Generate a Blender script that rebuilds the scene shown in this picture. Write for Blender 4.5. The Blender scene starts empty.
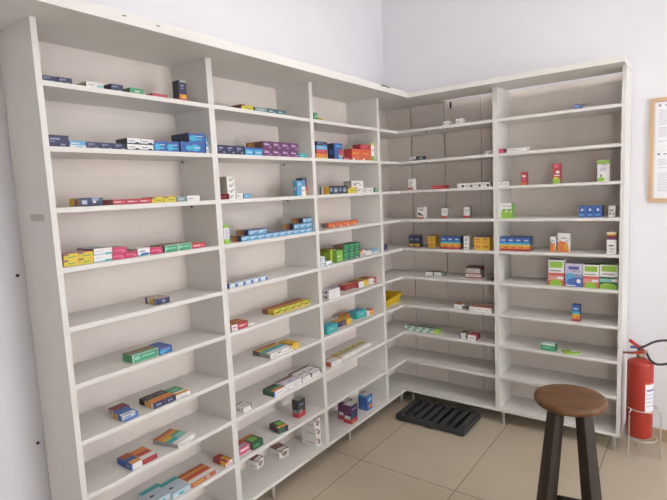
import bpy, bmesh, math, random
from mathutils import Vector, Matrix
random.seed(7)
PI = math.pi
scn = bpy.context.scene
col = scn.collection

# ------------------------------------------------------------------ materials
def lin(h):
    c = [int(h[i:i+2], 16)/255 for i in (0, 2, 4)]
    return tuple(x/12.92 if x <= .04045 else ((x+.055)/1.055)**2.4 for x in c) + (1,)

MATS = {}
def mat(name, hexc, rough=.5, var=.06, scale=30., bump=0., metal=0., spec=.5, emit=0., stretch=None):
    if name in MATS: return MATS[name]
    m = bpy.data.materials.new(name); m.use_nodes = True
    nt = m.node_tree; b = nt.nodes['Principled BSDF']
    tc = nt.nodes.new('ShaderNodeTexCoord'); n = nt.nodes.new('ShaderNodeTexNoise')
    n.inputs['Scale'].default_value = scale; n.inputs['Detail'].default_value = 3
    if stretch:
        mp = nt.nodes.new('ShaderNodeMapping'); mp.inputs['Scale'].default_value = stretch
        nt.links.new(tc.outputs['Object'], mp.inputs['Vector']); nt.links.new(mp.outputs[0], n.inputs['Vector'])
    else:
        nt.links.new(tc.outputs['Object'], n.inputs['Vector'])
    r = nt.nodes.new('ShaderNodeValToRGB'); c = lin(hexc)
    r.color_ramp.elements[0].position = .3; r.color_ramp.elements[1].position = .7
    r.color_ramp.elements[0].color = tuple(x*(1-var) for x in c[:3])+(1,)
    r.color_ramp.elements[1].color = tuple(min(1, x*(1+var)) for x in c[:3])+(1,)
    nt.links.new(n.outputs['Fac'], r.inputs['Fac']); nt.links.new(r.outputs[0], b.inputs['Base Color'])
    b.inputs['Roughness'].default_value = rough; b.inputs['Metallic'].default_value = metal
    b.inputs['Specular IOR Level'].default_value = spec
    if bump:
        bp = nt.nodes.new('ShaderNodeBump'); bp.inputs['Strength'].default_value = bump; bp.inputs['Distance'].default_value = .002
        nt.links.new(n.outputs['Fac'], bp.inputs['Height']); nt.links.new(bp.outputs[0], b.inputs['Normal'])
    if emit:
        b.inputs['Emission Color'].default_value = c; b.inputs['Emission Strength'].default_value = emit
    MATS[name] = m
    return m

M_wall = mat('wall_paint', 'e3e2e7', .75, .012, 4., .08)
M_ceil = mat('ceiling_paint', 'ecebe9', .8, .01, 3.)
M_lam = mat('white_laminate', 'dedbd7', .42, .015, 8.)
M_back = mat('back_hardboard', 'e8ded6', .6, .02, 5.)
M_leg = mat('leg_plastic', 'bdbab4', .35, .02)
M_dark = mat('dark_metal', '3a3836', .5, .1)
M_base = mat('skirting_tile', 'b39a80', .4, .05, 10.)
M_tape = mat('tape', 'b4afa9', .35, .04)
M_red = mat('extinguisher_red', 'ad3529', .4, .04, 6.)
M_rub = mat('rubber_hose', '3c3a3c', .5, .08)
M_chr = mat('stand_wire', 'c9c4bc', .35, .03, metal=.6)
M_brass = mat('valve_metal', 'a8917a', .4, .06, metal=.7)
M_paper = mat('paper', 'e9e8ee', .7, .01)
M_ink = mat('ink', 'c4c3cc', .8, .02)
M_ink2 = mat('ink_dark', '8e8e98', .8, .02)
M_wood = mat('frame_wood', 'c9a985', .5, .1, 14., stretch=(1, 1, .1))
M_stool = mat('stool_wood', '674426', .5, .38, 9., .1, stretch=(.6, 5, 5))
M_stoolleg = mat('stool_leg_wood', '2a1d14', .5, .3, 10., .1, stretch=(5, 5, .5))
M_pal = mat('black_plastic', '383938', .5, .12, 20.)
M_yel = mat('bin_yellow', 'd6b317', .4, .05)
M_blue = mat('pin_blue', '4a5a9a', .4, .05)

def floor_mat():
    m = bpy.data.materials.new('floor_tiles'); m.use_nodes = True
    nt = m.node_tree; b = nt.nodes['Principled BSDF']
    tc = nt.nodes.new('ShaderNodeTexCoord'); mp = nt.nodes.new('ShaderNodeMapping')
    mp.inputs['Location'].default_value = (-.15+.59*10, .855+1.18*6, 0)
    br = nt.nodes.new('ShaderNodeTexBrick'); br.offset = 0; br.squash = 1
    br.inputs['Scale'].default_value = 1; br.inputs['Brick Width'].default_value = .59; br.inputs['Row Height'].default_value = 1.18
    br.inputs['Mortar Size'].default_value = .0028; br.inputs['Mortar Smooth'].default_value = .3
    br.inputs['Color1'].default_value = lin('cabca7'); br.inputs['Color2'].default_value = lin('c5b7a1'); br.inputs['Mortar'].default_value = lin('7e6d5e')
    n = nt.nodes.new('ShaderNodeTexNoise'); n.inputs['Scale'].default_value = 3; n.inputs['Detail'].default_value = 5
    mx = nt.nodes.new('ShaderNodeMixRGB'); mx.blend_type = 'MULTIPLY'; mx.inputs['Fac'].default_value = .18
    nt.links.new(tc.outputs['Object'], mp.inputs['Vector']); nt.links.new(mp.outputs[0], br.inputs['Vector'])
    nt.links.new(tc.outputs['Object'], n.inputs['Vector'])
    nt.links.new(br.outputs['Color'], mx.inputs[1]); nt.links.new(n.outputs['Fac'], mx.inputs[2])
    nt.links.new(mx.outputs[0], b.inputs['Base Color'])
    b.inputs['Roughness'].default_value = .33; b.inputs['Specular IOR Level'].default_value = .4
    return m
M_floor = floor_mat()

# ------------------------------------------------------------------ helpers
def link(name, me, m=None, parent=None):
    o = bpy.data.objects.new(name, me); col.objects.link(o)
    if m is not None: me.materials.append(m)
    if parent is not None: o.parent = parent
    return o
def obj(name, bm, m, parent=None, smooth=False):
    bmesh.ops.recalc_face_normals(bm, faces=bm.faces)
    me = bpy.data.meshes.new(name); bm.to_mesh(me); bm.free()
    if smooth:
        for p in me.polygons: p.use_smooth = True
    return link(name, me, m, parent)
def tag(o, label, cat, group=None):
    o['label'] = label; o['category'] = cat
    if group: o['group'] = group
    return o
def thing(name, label, cat, loc=(0, 0, 0), rz=0., group=None):
    o = bpy.data.objects.new(name, None); col.objects.link(o)
    o.empty_display_size = .05
    o.location = loc; o.rotation_euler = (0, 0, rz)
    return tag(o, label, cat, group)
def struct(name, bm, m):
    o = obj(name, bm, m); o['kind'] = 'structure'; return o
def box(bm, x0, y0, z0, x1, y1, z1, bev=0.):
    v = [bm.verts.new(p) for p in ((x0, y0, z0), (x1, y0, z0), (x1, y1, z0), (x0, y1, z0), (x0, y0, z1), (x1, y0, z1), (x1, y1, z1), (x0, y1, z1))]
    fs = [bm.faces.new([v[i] for i in f]) for f in ((0, 3, 2, 1), (4, 5, 6, 7), (0, 1, 5, 4), (1, 2, 6, 5), (2, 3, 7, 6), (3, 0, 4, 7))]
    if bev:
        es = list({e for f in fs for e in f.edges})
        bmesh.ops.bevel(bm, geom=es, offset=bev, segments=2, affect='EDGES', profile=.6)
def nb(*a, bev=0.):
    bm = bmesh.new(); box(bm, *a, bev=bev); return bm
def prism(pts, z0, z1, bm=None):
    bm = bm or bmesh.new()
    a = [bm.verts.new((x, y, z0)) for x, y in pts]; b = [bm.verts.new((x, y, z1)) for x, y in pts]
    bm.faces.new(a[::-1]); bm.faces.new(b)
    n = len(pts)
    for i in range(n): bm.faces.new((a[i], a[(i+1) % n], b[(i+1) % n], b[i]))
    return bm
def lathe(prof, seg=32, bm=None, c=(0, 0)):
    bm = bm or bmesh.new(); rings = []
    for r, z in prof:
        rings.append([bm.verts.new((c[0]+r*math.cos(2*PI*k/seg), c[1]+r*math.sin(2*PI*k/seg), z)) for k in range(seg)])
    for a, b in zip(rings, rings[1:]):
        for k in range(seg): bm.faces.new((a[k], a[(k+1) % seg], b[(k+1) % seg], b[k]))
    bm.faces.new(rings[0][::-1]); bm.faces.new(rings[-1])
    return bm
def catmull(pts, n=8):
    P = [Vector(p) for p in pts]; P = [P[0]*2-P[1]]+P+[P[-1]*2-P[-2]]; out = []
    for i in range(1, len(P)-2):
        for k in range(n):
            t = k/n; a, b, c, d = P[i-1:i+3]
            out.append(.5*((2*b)+(c-a)*t+(2*a-5*b+4*c-d)*t*t+(3*b-a-3*c+d)*t**3))
    return out+[P[-2]]
def tube(pts, r, seg=10, bm=None, closed=False):
    bm = bm or bmesh.new(); P = [Vector(p) for p in pts]; n = len(P); rings = []
    up = Vector((0, 0, 1))
    for i in range(n):
        if closed: t = P[(i+1) % n]-P[i-1]
        else: t = P[min(i+1, n-1)]-P[max(i-1, 0)]
        t.normalize()
        s = t.cross(up)
        if s.length < .05: s = t.cross(Vector((0, 1, 0)))
        s.normalize(); q = s.cross(t)
        rr = r[i] if isinstance(r, (list, tuple)) else r
        rings.append([bm.verts.new(P[i]+s*rr*math.cos(2*PI*k/seg)+q*rr*math.sin(2*PI*k/seg)) for k in range(seg)])
    for i in range(n if closed else n-1):
        a, b = rings[i], rings[(i+1) % n]
        for k in range(seg): bm.faces.new((a[k], a[(k+1) % seg], b[(k+1) % seg], b[k]))
    if not closed: bm.faces.new(rings[0]); bm.faces.new(rings[-1][::-1])
    return bm

# ------------------------------------------------------------------ the room
H = 3.3; XW = -.262; YW = .282; XR = 4.2; YF = -5.0
struct('floor', nb(XW, YF, -.05, XR, YW, 0), M_floor)
struct('wall_left', nb(XW-.1, YF-.1, -.05, XW, YW+.1, H), M_wall)
struct('wall_back', nb(XW, YW, -.05, XR, YW+.1, H), M_wall)
bm = bmesh.new(); box(bm, XW, YF-.1, -.05, 2.65, YF, H); box(bm, 3.35, YF-.1, -.05, XR, YF, H); box(bm, 2.65, YF-.1, 2.2, 3.35, YF, H)
struct('wall_front', bm, mat('front_wall_paint', 'b8b0a6', .8, .02, 4.))
struct('ceiling', nb(XW-.1, YF-.1, H, XR, YW+.1, H+.1), M_ceil)
# right side: a wide window opening; the unseen front opening is added to brighten the right-hand shelves
bm = bmesh.new(); box(bm, XR, YF, -.05, XR+.1, -2.0, H); box(bm, XR, -.65, -.05, XR+.1, YW+.1, H); box(bm, XR, -2.0, 2.7, XR+.1, -.65, H); box(bm, XR, -2.0, -.05, XR+.1, -.65, .4)
struct('wall_right', bm, M_wall)
struct('baseboard_back', nb(1.402, YW-.012, 0, XR, YW, .075), M_base)
bm = bmesh.new()
for yy, zz in ((-2.422, 1.342), (-2.421, .697)):
    lathe([(.006, 0), (.006, .004), (.003, .006)], 12, bm)
    for v in bm.verts:
        if not v.tag: v.co = Vector((XW+v.co.z, yy+v.co.x, zz+v.co.y)); v.tag = True
o = struct('trim_1', bm, M_dark)

# ------------------------------------------------------------------ shelving
T = .018
ZS = dict(enumerate((1.99, 1.777, 1.572, 1.3675, 1.159, .954, .745, .5405, .327, .101), 1))
ZTOP = 2.195
DA = .240; DB = .268
def leg_bm(x, y):
    return lathe([(.007, 0), (.008, .004), (.011, .082), (.018, .084), (.018, .0915)], 16, c=(x, y))
def pin(x, y, z, parent):
    bm = bmesh.new(); box(bm, x-.004, y-.005, z-.012, x+.004, y+.005, z, bev=.0015)
    obj('shelf_pin', bm, mat('pin_gray', '7d7873', .5), parent)
def unit(label, loc, rz, w, tl, tr, D, legs, pins=()):
    t = thing('shelf_unit', label, 'shelf', loc, rz)
    obj('side_panel', nb(0, 0, .0915, tl, D, ZTOP-.0005), M_lam, t)
    obj('side_panel', nb(w-tr, 0, .0915, w, D, ZTOP-.0005), M_lam, t)
    obj('back_panel', nb(0, D, .0915, w, D+.008, ZTOP-.0005), M_back, t)
    for i in range(1, 11):
        obj('shelf', nb(tl, 0, ZS[i]-T/2, w-tr, D, ZS[i]+T/2, bev=.0012), M_lam, t)
    for x, y in legs: obj('leg', leg_bm(x, y), M_leg, t, True)
    for x, y, i in pins: pin(x, y, ZS[i]-T/2, t)
    return t
UN = 'tall white ten-shelf unit'
u1 = unit('leftmost tall white shelf unit, with the bare outer end panel at the left wall', (0, -2.4005, 0), PI/2, .7225, .020, .0155, DA, [(.27, .04), (.04, .2), (.69, .2)], [(.698, .2, 2), (.60, .03, 3)])
obj('tape_patch', nb(-.0006, .05, 1.538, 0, .15, 1.562), M_tape, u1)
unit('second white shelf unit from the left, holding rows of purple cartons', (0, -1.6775, 0), PI/2, .703, .0155, .0135, DA, [(.266, .04), (.04, .2), (.66, .2)], [(.684, .19, 3), (.684, .205, 2)])
unit('third white shelf unit from the left, beside the inner corner', (0, -.974, 0), PI/2, .7075, .0145, .0145, DA, [(.28, .04), (.04, .2), (.64, .2)])
unit('white shelf unit at the right, behind the stool and next to the extinguisher', (.6865, 0, 0), 0, .7115, .0135, .020, DB, [(.03, .02), (.68, .02), (.03, .25), (.68, .25)], [])
# corner unit: L-shaped shelves, open towards the room
k = thing('corner_shelf_unit', 'white corner shelf unit with L-shaped shelves joining both runs of shelving', 'shelf')
YL = -.266
obj('side_panel', nb(-DA, YL, .0915, 0, YL+.0145, ZTOP-.0005), M_lam, k)
obj('side_panel', nb(.671, 0, .0915, .686, DB, ZTOP-.0005), M_lam, k)
obj('back_panel', nb(-DA-.008, YL, .0915, -DA, DB, ZTOP-.0005), M_back, k)
for a, b in ((-DA, -.039), (-.031, .230), (.238, .4985), (.5045, .686)):
    obj('back_panel', nb(a, DB, .0915, b, DB+.008, ZTOP-.0005), M_back, k)
for i in range(1, 11):
    pts = [(-DA, YL+.0145), (0, YL+.0145), (0, 0), (.671, 0), (.671, DB), (-DA, DB)]
    obj('shelf', prism(pts, ZS[i]-T/2, ZS[i]+T/2), M_lam, k)
for x, y in ((-.03, -.02), (.035, .04), (-.2, -.21), (.64, .24)): obj('leg', leg_bm(x, y), M_leg, k, True)
for x, i in ((.20, 1), (.20, 2)): pin(x, .03, ZS[i]-T/2, k)
bm = bmesh.new(); box(bm, .277, DB-.006, 2.145, .289, DB-.0002, ZTOP-.004); obj('bracket', bm, M_dark, k)
# one continuous top board over everything
pts = [(XW+.002, -2.80), (.142, -2.80), (.142, -.112), (1.402, -.112), (1.402, .180), (.24, .180), (.24, YW-.002), (XW+.002, YW-.002)]
tb = obj('top_board', prism(pts, ZTOP, ZTOP+.03), M_lam)
tag(tb, 'long white L-shaped board lying across the tops of all the shelf units', 'board')
obj('edge_strip', nb(.126, -2.80, ZTOP+.0302, .137, -.117, ZTOP+.040), M_lam, tb)
for yy, zz in ((-2.155, 2.220), (-2.022, 2.217)): obj('screw', nb(.1421, yy-.007, zz-.0018, .1432, yy+.007, zz+.0018), M_dark, tb)
cb = obj('cable_end', tube(catmull([(.1455, -.45, 2.2285), (.1445, -.40, 2.229), (.135, -.33, 2.2285), (.12, -.27, 2.235), (.11, -.23, 2.243)], 5), .0032, 8), M_rub, None, True)
tag(cb, 'short black cable end on the front edge of the top board near the corner', 'cable')

# ------------------------------------------------------------------ medicine cartons
P = dict(wh='e6e3e2', gr='a5a3a0', dg='5b5a58', bk='2b2a2e', nv='282a4c', nl='8d93b8', bl='2f59a8', cy='3fb0dd', sk='5aa6d8', pb='b9d2e2', tl='35aeb0', dt='3d5a63',
         mt='8fcfc2', gn='3fa46c', dk='255a38', lm='93c83a', lg='7db84c', ol='8f9420', ly='d4d63a', ye='edc234', go='dfae33', or_='e2793a', ro='e5603f', rd='c2383c', cr='a52a38', mr='7a3036',
         mg='cf2f62', pk='e0698a', pu='63315f', pl='a06ba0', vi='5350a5', li='cdc8e0', br='8a5a48', be='bfb2a2', gg='7d9490', sa='e59a90', rs='d65f52', rb='b85c3e', og='e8a040', db='3f68b8', wb='c9d6e6')
TXT = lambda c: [(.12, .58, .6, .72, c), (.12, .36, .42, .46, c)]
# design: body, top, end, front decals, top decals, end decals   ('o' = oval patch); u runs left to right, v bottom to top (front to back on tops)
D = {
 'navy': ('nv', 'nv', 'nv', [(.12, .6, .6, .78, 'nl'), (.12, .42, .35, .5, 'nl'), (.6, .15, .82, .3, 'nl')], [(.1, .3, .6, .5, 'nl')], []),
 'white_mint': ('wh', 'wh', 'be', [(.6, .1, .98, .6, 'mt'), (.1, .5, .45, .65, 'gr')], [], []),
 'green': ('gn', 'dk', 'dg', [(.35, .4, .7, .62, 'wh')], [], []),
 'red': ('rd', 'rd', 'cr', [(.1, .45, .7, .65, 'pk')], [], []),
 'navy_flame': ('nv', 'wh', 'bk', [(0, 0, 1, .1, 'rd'), (.05, .1, .95, .34, 'or_'), (.3, .14, .9, .3, 'ye', 'o'), (.25, .72, .7, .8, 'nl'), (.25, .6, .6, .65, 'nl'), (.2, .93, .95, 1, 'wh')], [], [(.0, .0, 1, .2, 'br')]),
 'sky_white': ('sk', 'pb', 'db', [(0, 0, 1, .42, 'wh'), (.1, .6, .6, .75, 'wh'), (.4, .12, .8, .26, 'sk')], [], []),
 'white_navy': ('wh', 'wh', 'dg', [(0, 0, 1, .2, 'nv'), (.1, .45, .55, .62, 'nl'), (.55, .15, .9, .4, 'nv', 'o')], [(0, 0, 1, .1, 'gr')], []),
 'blue_cyan': ('bl', 'bl', 'nv', [(.03, .1, .5, .75, 'cy', 'o'), (.3, .25, .8, .42, 'cy'), (.45, .6, .85, .7, 'wb'), (.1, .93, .5, 1, 'rb')], [(.1, .2, .7, .4, 'db')], []),
 'blue_cyan_wide': ('bl', 'bl', 'nv', [(.2, .2, .45, .7, 'cy', 'o'), (.4, .15, .8, .8, 'cy', 'o'), (.55, .45, .8, .55, 'wb'), (.35, .0, .5, .1, 'rb')], [], []),
 'navy_panel': ('nv', 'nv', 'gr', [(.05, .2, .3, .75, 'nl'), (.09, .3, .26, .65, 'wb'), (.5, .6, .95, 1, 'nl'), (.55, .35, .68, .6, 'wh'), (.8, .5, .97, .95, 'dt')], [(.4, 0, 1, .5, 'nl')], [(.25, .1, .5, .85, 'rb'), (.55, 0, .75, 1, 'ye'), (.78, 0, 1, 1, 'ye')]),
 'red_pink': ('rd', 'rb', 'br', [(.05, .35, .92, .66, 'pk'), (.12, .43, .6, .58, 'wh')], [(0, .3, 1, .55, 'or_')], [(.5, 0, .9, 1, 'rd')]),
 'yellow_swoosh': ('ye', 'be', 'br', [(0, .72, .35, 1, 'br'), (.05, .1, .9, .8, 'ly', 'o'), (.3, .38, .8, .5, 'br')], [(0, 0, 1, .4, 'pk')], []),
 'teal_gray': ('gg', 'gg', 'dt', [(.2, .4, .75, .65, 'pb')], [], []),
 'white': ('wh', 'wh', 'wh', [(.1, .45, .5, .6, 'gr')], [], []),
 'white_teal': ('wh', 'pb', 'br', [(0, 0, 1, .2, 'pb'), (.6, .0, 1, .3, 'tl'), (.1, .55, .5, .68, 'wb')], [(.1, .2, 1, .5, 'gg')], []),
 'magenta': ('mg', 'br', 'mr', [(.1, .45, .8, .68, 'pk'), (.6, .2, .95, .45, 'pk', 'o')], [(0, 0, 1, .35, 'or_'), (.4, .4, 1, .9, 'pl')], []),
 'white_blue': ('wh', 'wh', 'wh', [(.2, .05, 1, .4, 'bl', 'o'), (0, 0, .6, .16, 'tl'), (.15, .5, .6, .7, 'nl')], [], []),
 'green_white': ('gn', 'be', 'gn', [(.06, .3, .3, .75, 'mt', 'o'), (.35, .45, .85, .62, 'mt'), (0, 0, .03, 1, 'wh'), (.97, 0, 1, 1, 'wh'), (0, .94, 1, 1, 'wh')], [(0, .35, 1, .8, 'br'), (0, 0, 1, .3, 'gn')], []),
 'navy_gold': ('nv', 'be', 'wh', [(.4, .25, .65, .7, 'nl'), (0, .9, 1, 1, 'pl')], [(0, .4, 1, .8, 'be')], [(.0, 0, .3, 1, 'nl'), (.3, 0, .6, 1, 'ye'), (.8, 0, 1, 1, 'dg')]),
 'blue_label': ('db', 'db', 'wh', [(.0, .45, .8, 1, 'wb'), (.1, .6, .5, .8, 'db')], [(.0, .0, .9, .35, 'wh'), (.12, .12, .6, .24, 'sk')], [(.15, 0, .5, 1, 'db'), (.55, 0, .9, 1, 'og')]),
 'maroon': ('mr', 'mr', 'wh', [], [(.2, .3, .8, .6, 'cr')], [(.3, .1, .7, .9, 'be')]),
 'navy_orange': ('nv', 'bk', 'wh', [(.25, .35, .7, .65, 'nl')], [(0, .05, 1, .42, 'or_'), (0, .4, 1, .46, 'ye'), (.2, .6, .8, .75, 'dg')], [(.15, 0, .55, 1, 'og'), (.6, 0, 1, 1, 'bk')]),
 'white_greentop': ('wh', 'gn', 'wh', [(.2, .2, .9, .3, 'gr')], [(0, 0, 1, .22, 'og'), (0, .22, 1, .34, 'wh'), (.3, .5, .8, .7, 'mt')], []),
 'white_bluetop': ('wh', 'bl', 'bl', [(.0, 0, .12, 1, 'db')], [(.1, .02, .95, .3, 'og'), (.1, .6, 1, 1, 'rb')], [(.1, .3, .4, .7, 'nl')]),
 'red_orangetop': ('cr', 'or_', 'wh', [(.1, .35, .8, .6, 'rd')], [(0, 0, 1, .3, 'wh'), (.1, .4, .9, .6, 'rd'), (.1, .7, 1, .85, 'og')], []),
 'white_rainbow': ('wh', 'or_', 'gr', [(.1, .3, .7, .5, 'gr')], [(0, 0, 1, .25, 'wh'), (0, .25, .5, .55, 'tl'), (.5, .25, 1, .55, 'mt'), (0, .5, .45, .65, 'ye'), (.5, .55, 1, .7, 'gn'), (0, .65, 1, .8, 'og'), (0, .88, 1, 1, 'rb')], []),
 'orange_books': ('rb', 'or_', 'be', [(.05, .3, .5, .7, 'og'), (.6, .2, .75, .8, 'be')], [(0, 0, 1, .28, 'wh'), (.05, .4, .95, .55, 'rd'), (0, .62, 1, .72, 'og'), (0, .86, 1, .96, 'mr')], []),
 'pale_teal': ('wb', 'wb', 'wb', [(0, .2, 1, .6, 'pb'), (.3, .0, .6, .5, 'tl')], [(0, .0, .9, .18, 'pb'), (.1, .3, .35, .42, 'nv', 'o'), (.4, .35, .9, .5, 'pb'), (0, .68, 1, .9, 'tl')], []),
 'red_yellow': ('wh', 'cr', 'cr', [(.1, .2, .9, .4, 'pk'), (0, .6, .5, 1, 'or_')], [(.4, 0, 1, .35, 'og'), (.3, .4, .9, .6, 'ye')], [(0, 0, .4, 1, 'ye')]),
 'dark_teal': ('dt', 'dt', 'bk', [(.15, .4, .55, .65, 'pb'), (.6, .2, .85, .4, 'mt')], [], []),
 'cyan_navy': ('cy', 'nv', 'nv', [(0, .75, 1, 1, 'bl'), (.2, .3, .8, .5, 'pb'), (.85, 0, 1, .6, 'bl')], [], []),
 'purple': ('pu', 'pu', 'br', [(.1, .4, .5, .85, 'pl', 'o'), (.2, .52, .7, .66, 'li'), (.55, .15, .95, .4, 'pl', 'o')], [(.1, .2, .8, .5, 'pl')], [(.5, .2, .9, .9, 'og')]),
 'teal': ('tl', 'cy', 'tl', [(.25, .4, .7, .65, 'mt')], [(.1, .2, .9, .5, 'tl')], []),
 'white_gray': ('wh', 'wh', 'gr', [(.15, .5, .7, .68, 'gr'), (.15, .25, .4, .4, 'bk'), (.6, .2, .85, .4, 'gr', 'o')], [], [(.2, .3, .8, .7, 'be')]),
 'white_redend': ('wh', 'wh', 'rd', [(.15, .5, .7, .68, 'gr'), (.15, .25, .4, .4, 'bk')], [], [(.2, .3, .8, .7, 'pk')]),
 'gray_stack': ('wh', 'be', 'be', [(.2, .4, .8, .55, 'gr'), (.35, .15, .6, .35, 'dg', 'o'), (.6, .6, .9, .8, 'gr', 'o')], [], []),
 'sky': ('sk', 'sk', 'db', [(.15, .4, .7, .62, 'pb')], [], []),
 'sky_label': ('sk', 'pb', 'sk', [(.55, 0, 1, .6, 'wh'), (.6, .3, .9, .4, 'gr'), (.1, .7, .5, .85, 'pb')], [], [(.2, .4, .8, .6, 'pb')]),
 'navy_red': ('rd', 'nv', 'nv', [(0, .72, 1, 1, 'nv'), (.2, .8, .8, .9, 'nl'), (.2, 0, 1, .3, 'og')], [], []),
 'lime_bottle': ('wh', 'lm', 'wh', [(0, .86, 1, 1, 'lm'), (0, 0, 1, .25, 'lm'), (.25, .3, .75, .8, 'li')], [], [(0, .86, 1, 1, 'lm'), (0, 0, 1, .25, 'lm')]),
 'skyblue_small': ('sk', 'gg', 'og', [(.05, .2, .6, .75, 'pb', 'o'), (.5, .55, .95, .75, 'wb'), (0, .88, 1, 1, 'nv')], [(0, 0, 1, .3, 'pl')], [(0, 0, .35, 1, 'nv'), (.35, 0, .6, 1, 'rb'), (.85, 0, 1, 1, 'be')]),
 'pale_blue': ('pb', 'be', 'db', [(.1, .3, .75, .75, 'wh', 'o'), (.7, .0, 1, .7, 'db'), (0, 0, .6, .18, 'wb')], [(.05, .1, .95, .45, 'wb')], []),
 'white_red': ('wh', 'ye', 'be', [(.1, .5, .8, .7, 'pk'), (.1, .1, .5, .2, 'rd')], [(0, 0, 1, .3, 'rb'), (0, .4, 1, .6, 'or_')], []),
 'yellow_black': ('ly', 'og', 'br', [(.05, .3, .7, .55, 'bk', 'o'), (.55, .55, 1, .75, 'bk'), (0, .0, 1, .2, 'ye')], [(0, 0, 1, .2, 'ly'), (0, .55, 1, 1, 'rb')], [(0, 0, .5, 1, 'ye')]),
 'white_tealtop': ('wh', 'go', 'gr', [(.1, .3, .8, .45, 'gr'), (.7, .5, .95, .8, 'bk', 'o')], [(0, 0, 1, .3, 'wh'), (0, .3, .6, .6, 'tl'), (.6, .3, 1, .6, 'sk'), (0, .85, 1, 1, 'rb')], [(.6, 0, 1, 1, 'dg')]),
 'gold': ('ye', 'go', 'go', [(.25, .35, .8, .65, 'og', 'o')], [(.1, .3, .9, .6, 'ye')], []),
 'white_blackline': ('wh', 'wh', 'wh', [(0, .86, 1, .98, 'bk'), (0, 0, .08, 1, 'dg'), (.9, .3, 1, 1, 'bk'), (.2, .4, .7, .52, 'gr')], [(0, .86, 1, 1, 'bk'), (.92, 0, 1, .6, 'bk'), (.2, .3, .7, .45, 'gr')], [(.3, .4, .7, .6, 'gr')]),
 'white_blacktop': ('wh', 'dk', 'dk', [(0, 0, .12, 1, 'db'), (.3, .4, .9, .52, 'gr')], [(0, .0, 1, .3, 'or_'), (.4, .3, 1, .55, 'gn'), (0, .7, 1, 1, 'bk')], []),
 'white_lilac': ('wh', 'li', 'li', [(.1, .5, .8, .62, 'li'), (.15, .2, .5, .3, 'pl')], [(0, .7, 1, 1, 'br'), (.2, .2, .8, .4, 'wh')], []),
 'navy_redfoot': ('bk', 'gr', 'bk', [(0, 0, 1, .28, 'rd'), (.1, .28, .6, .42, 'gg'), (.25, .65, .75, .75, 'nl')], [], [(0, 0, 1, .28, 'rd'), (.1, .28, .9, .42, 'gg')]),
 'dark_greentop': ('dk', 'dk', 'bk', [(.7, 0, 1, 1, 'nv'), (.1, .3, .6, .6, 'dg')], [(0, 0, 1, .3, 'og'), (.35, .4, .9, .8, 'lg'), (.0, .3, .3, 1, 'bk')], []),
 'green_dark': ('dk', 'dk', 'or_', [(.1, .3, .6, .7, 'gn'), (0, 0, 1, .12, 'bk')], [(.2, .2, .8, .7, 'lg'), (0, .8, 1, 1, 'or_')], [(0, 0, .4, 1, 'dk')]),
 'pink': ('pk', 'pk', 'rd', [(.1, .5, .8, .75, 'wh'), (.1, .15, .5, .3, 'mg')], [(.1, .5, 1, .8, 'rb'), (.2, .15, .8, .35, 'li')], []),
 'white_brown': ('wh', 'br', 'wh', [(.25, .2, .8, .75, 'br', 'o'), (.05, .75, .4, .95, 'br', 'o'), (.4, .4, .65, .6, 'be', 'o')], [(.1, .1, .9, .4, 'wh'), (0, .5, 1, .6, 'mr')], [(.1, .3, .7, .4, 'be')]),
 'orange_yellow': ('or_', 'or_', 'og', [(0, 0, 1, .3, 'ye'), (.2, .45, .7, .7, 'og')], [(.1, .1, .8, .4, 'rb')], []),
 'blue_redpatch': ('bl', 'db', 'nv', [(.55, .3, 1, .62, 'rd'), (.5, 0, 1, .3, 'sk'), (.55, .16, .9, .28, 'ye'), (.2, .75, .8, .88, 'sk')], [], [(.2, .3, .7, .6, 'db')]),
 'orange_red': ('ro', 'wh', 'rd', [(.1, .55, .7, .7, 'og'), (.4, .15, .9, .4, 'or_', 'o'), (.1, .05, .3, .2, 'wh')], [(.1, .2, .9, .5, 'ro')], []),
 'white_lime': ('wh', 'ly', 'wh', [(0, .85, 1, 1, 'ly'), (0, 0, 1, .28, 'lg'), (.2, .55, .8, .65, 'gr')], [], []),
 'navy_teal': ('nv', 'bk', 'og', [(.1, .3, .35, .75, 'nl'), (.5, .15, .95, .8, 'gg', 'o'), (.6, .35, .85, .5, 'pb'), (0, .92, 1, 1, 'bk')], [], [(0, 0, .4, 1, 'ye'), (.4, 0, .6, 1, 'og'), (.6, 0, .8, 1, 'wh'), (.8, 0, 1, 1, 'dg')]),
 'orange_row': ('ro', 'be', 'gg', [(.1, .4, .8, .62, 'og'), (.55, .1, .85, .3, 'wh')], [(0, 0, 1, .5, 'or_')], [(0, 0, .6, 1, 'rb')]),
 'white_tealstripe': ('wh', 'wh', 'wh', [(0, .1, 1, .3, 'pb'), (0, .55, 1, .7, 'sk')], [], [(0, .1, 1, .3, 'pb'), (0, .55, 1, .7, 'sk')]),
 'lime_olive': ('ly', 'ol', 'ol', [(.1, .3, .9, .6, 'ye', 'o')], [], [(.15, .2, .5, .8, 'lm')]),
 'lightgreen': ('lg', 'gn', 'lg', [(.1, .65, .9, .75, 'lm'), (.1, .45, .7, .52, 'wh'), (.1, .1, .9, .25, 'lm')], [], []),
 'darkgreen': ('dk', 'dk', 'br', [(.08, .35, .85, .52, 'gn'), (.1, .6, .9, .95, 'gn'), (.1, .12, .7, .22, 'mt')], [], []),
 'white_graymark': ('wh', 'li', 'wh', [(0, 0, .03, 1, 'gr'), (.2, .5, .7, .6, 'li')], [(.1, .2, .9, .45, 'be')], [(.2, .3, .5, .7, 'dg'), (.6, .4, .85, .6, 'gr')]),
 'crimson': ('cr', 'or_', 'cr', [(.1, .35, .6, .55, 'rb'), (.88, .3, .95, .8, 'wh'), (0, .0, 1, .12, 'mr')], [(0, 0, 1, .2, 'pk'), (.1, .4, .7, .7, 'ye')], []),
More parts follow.
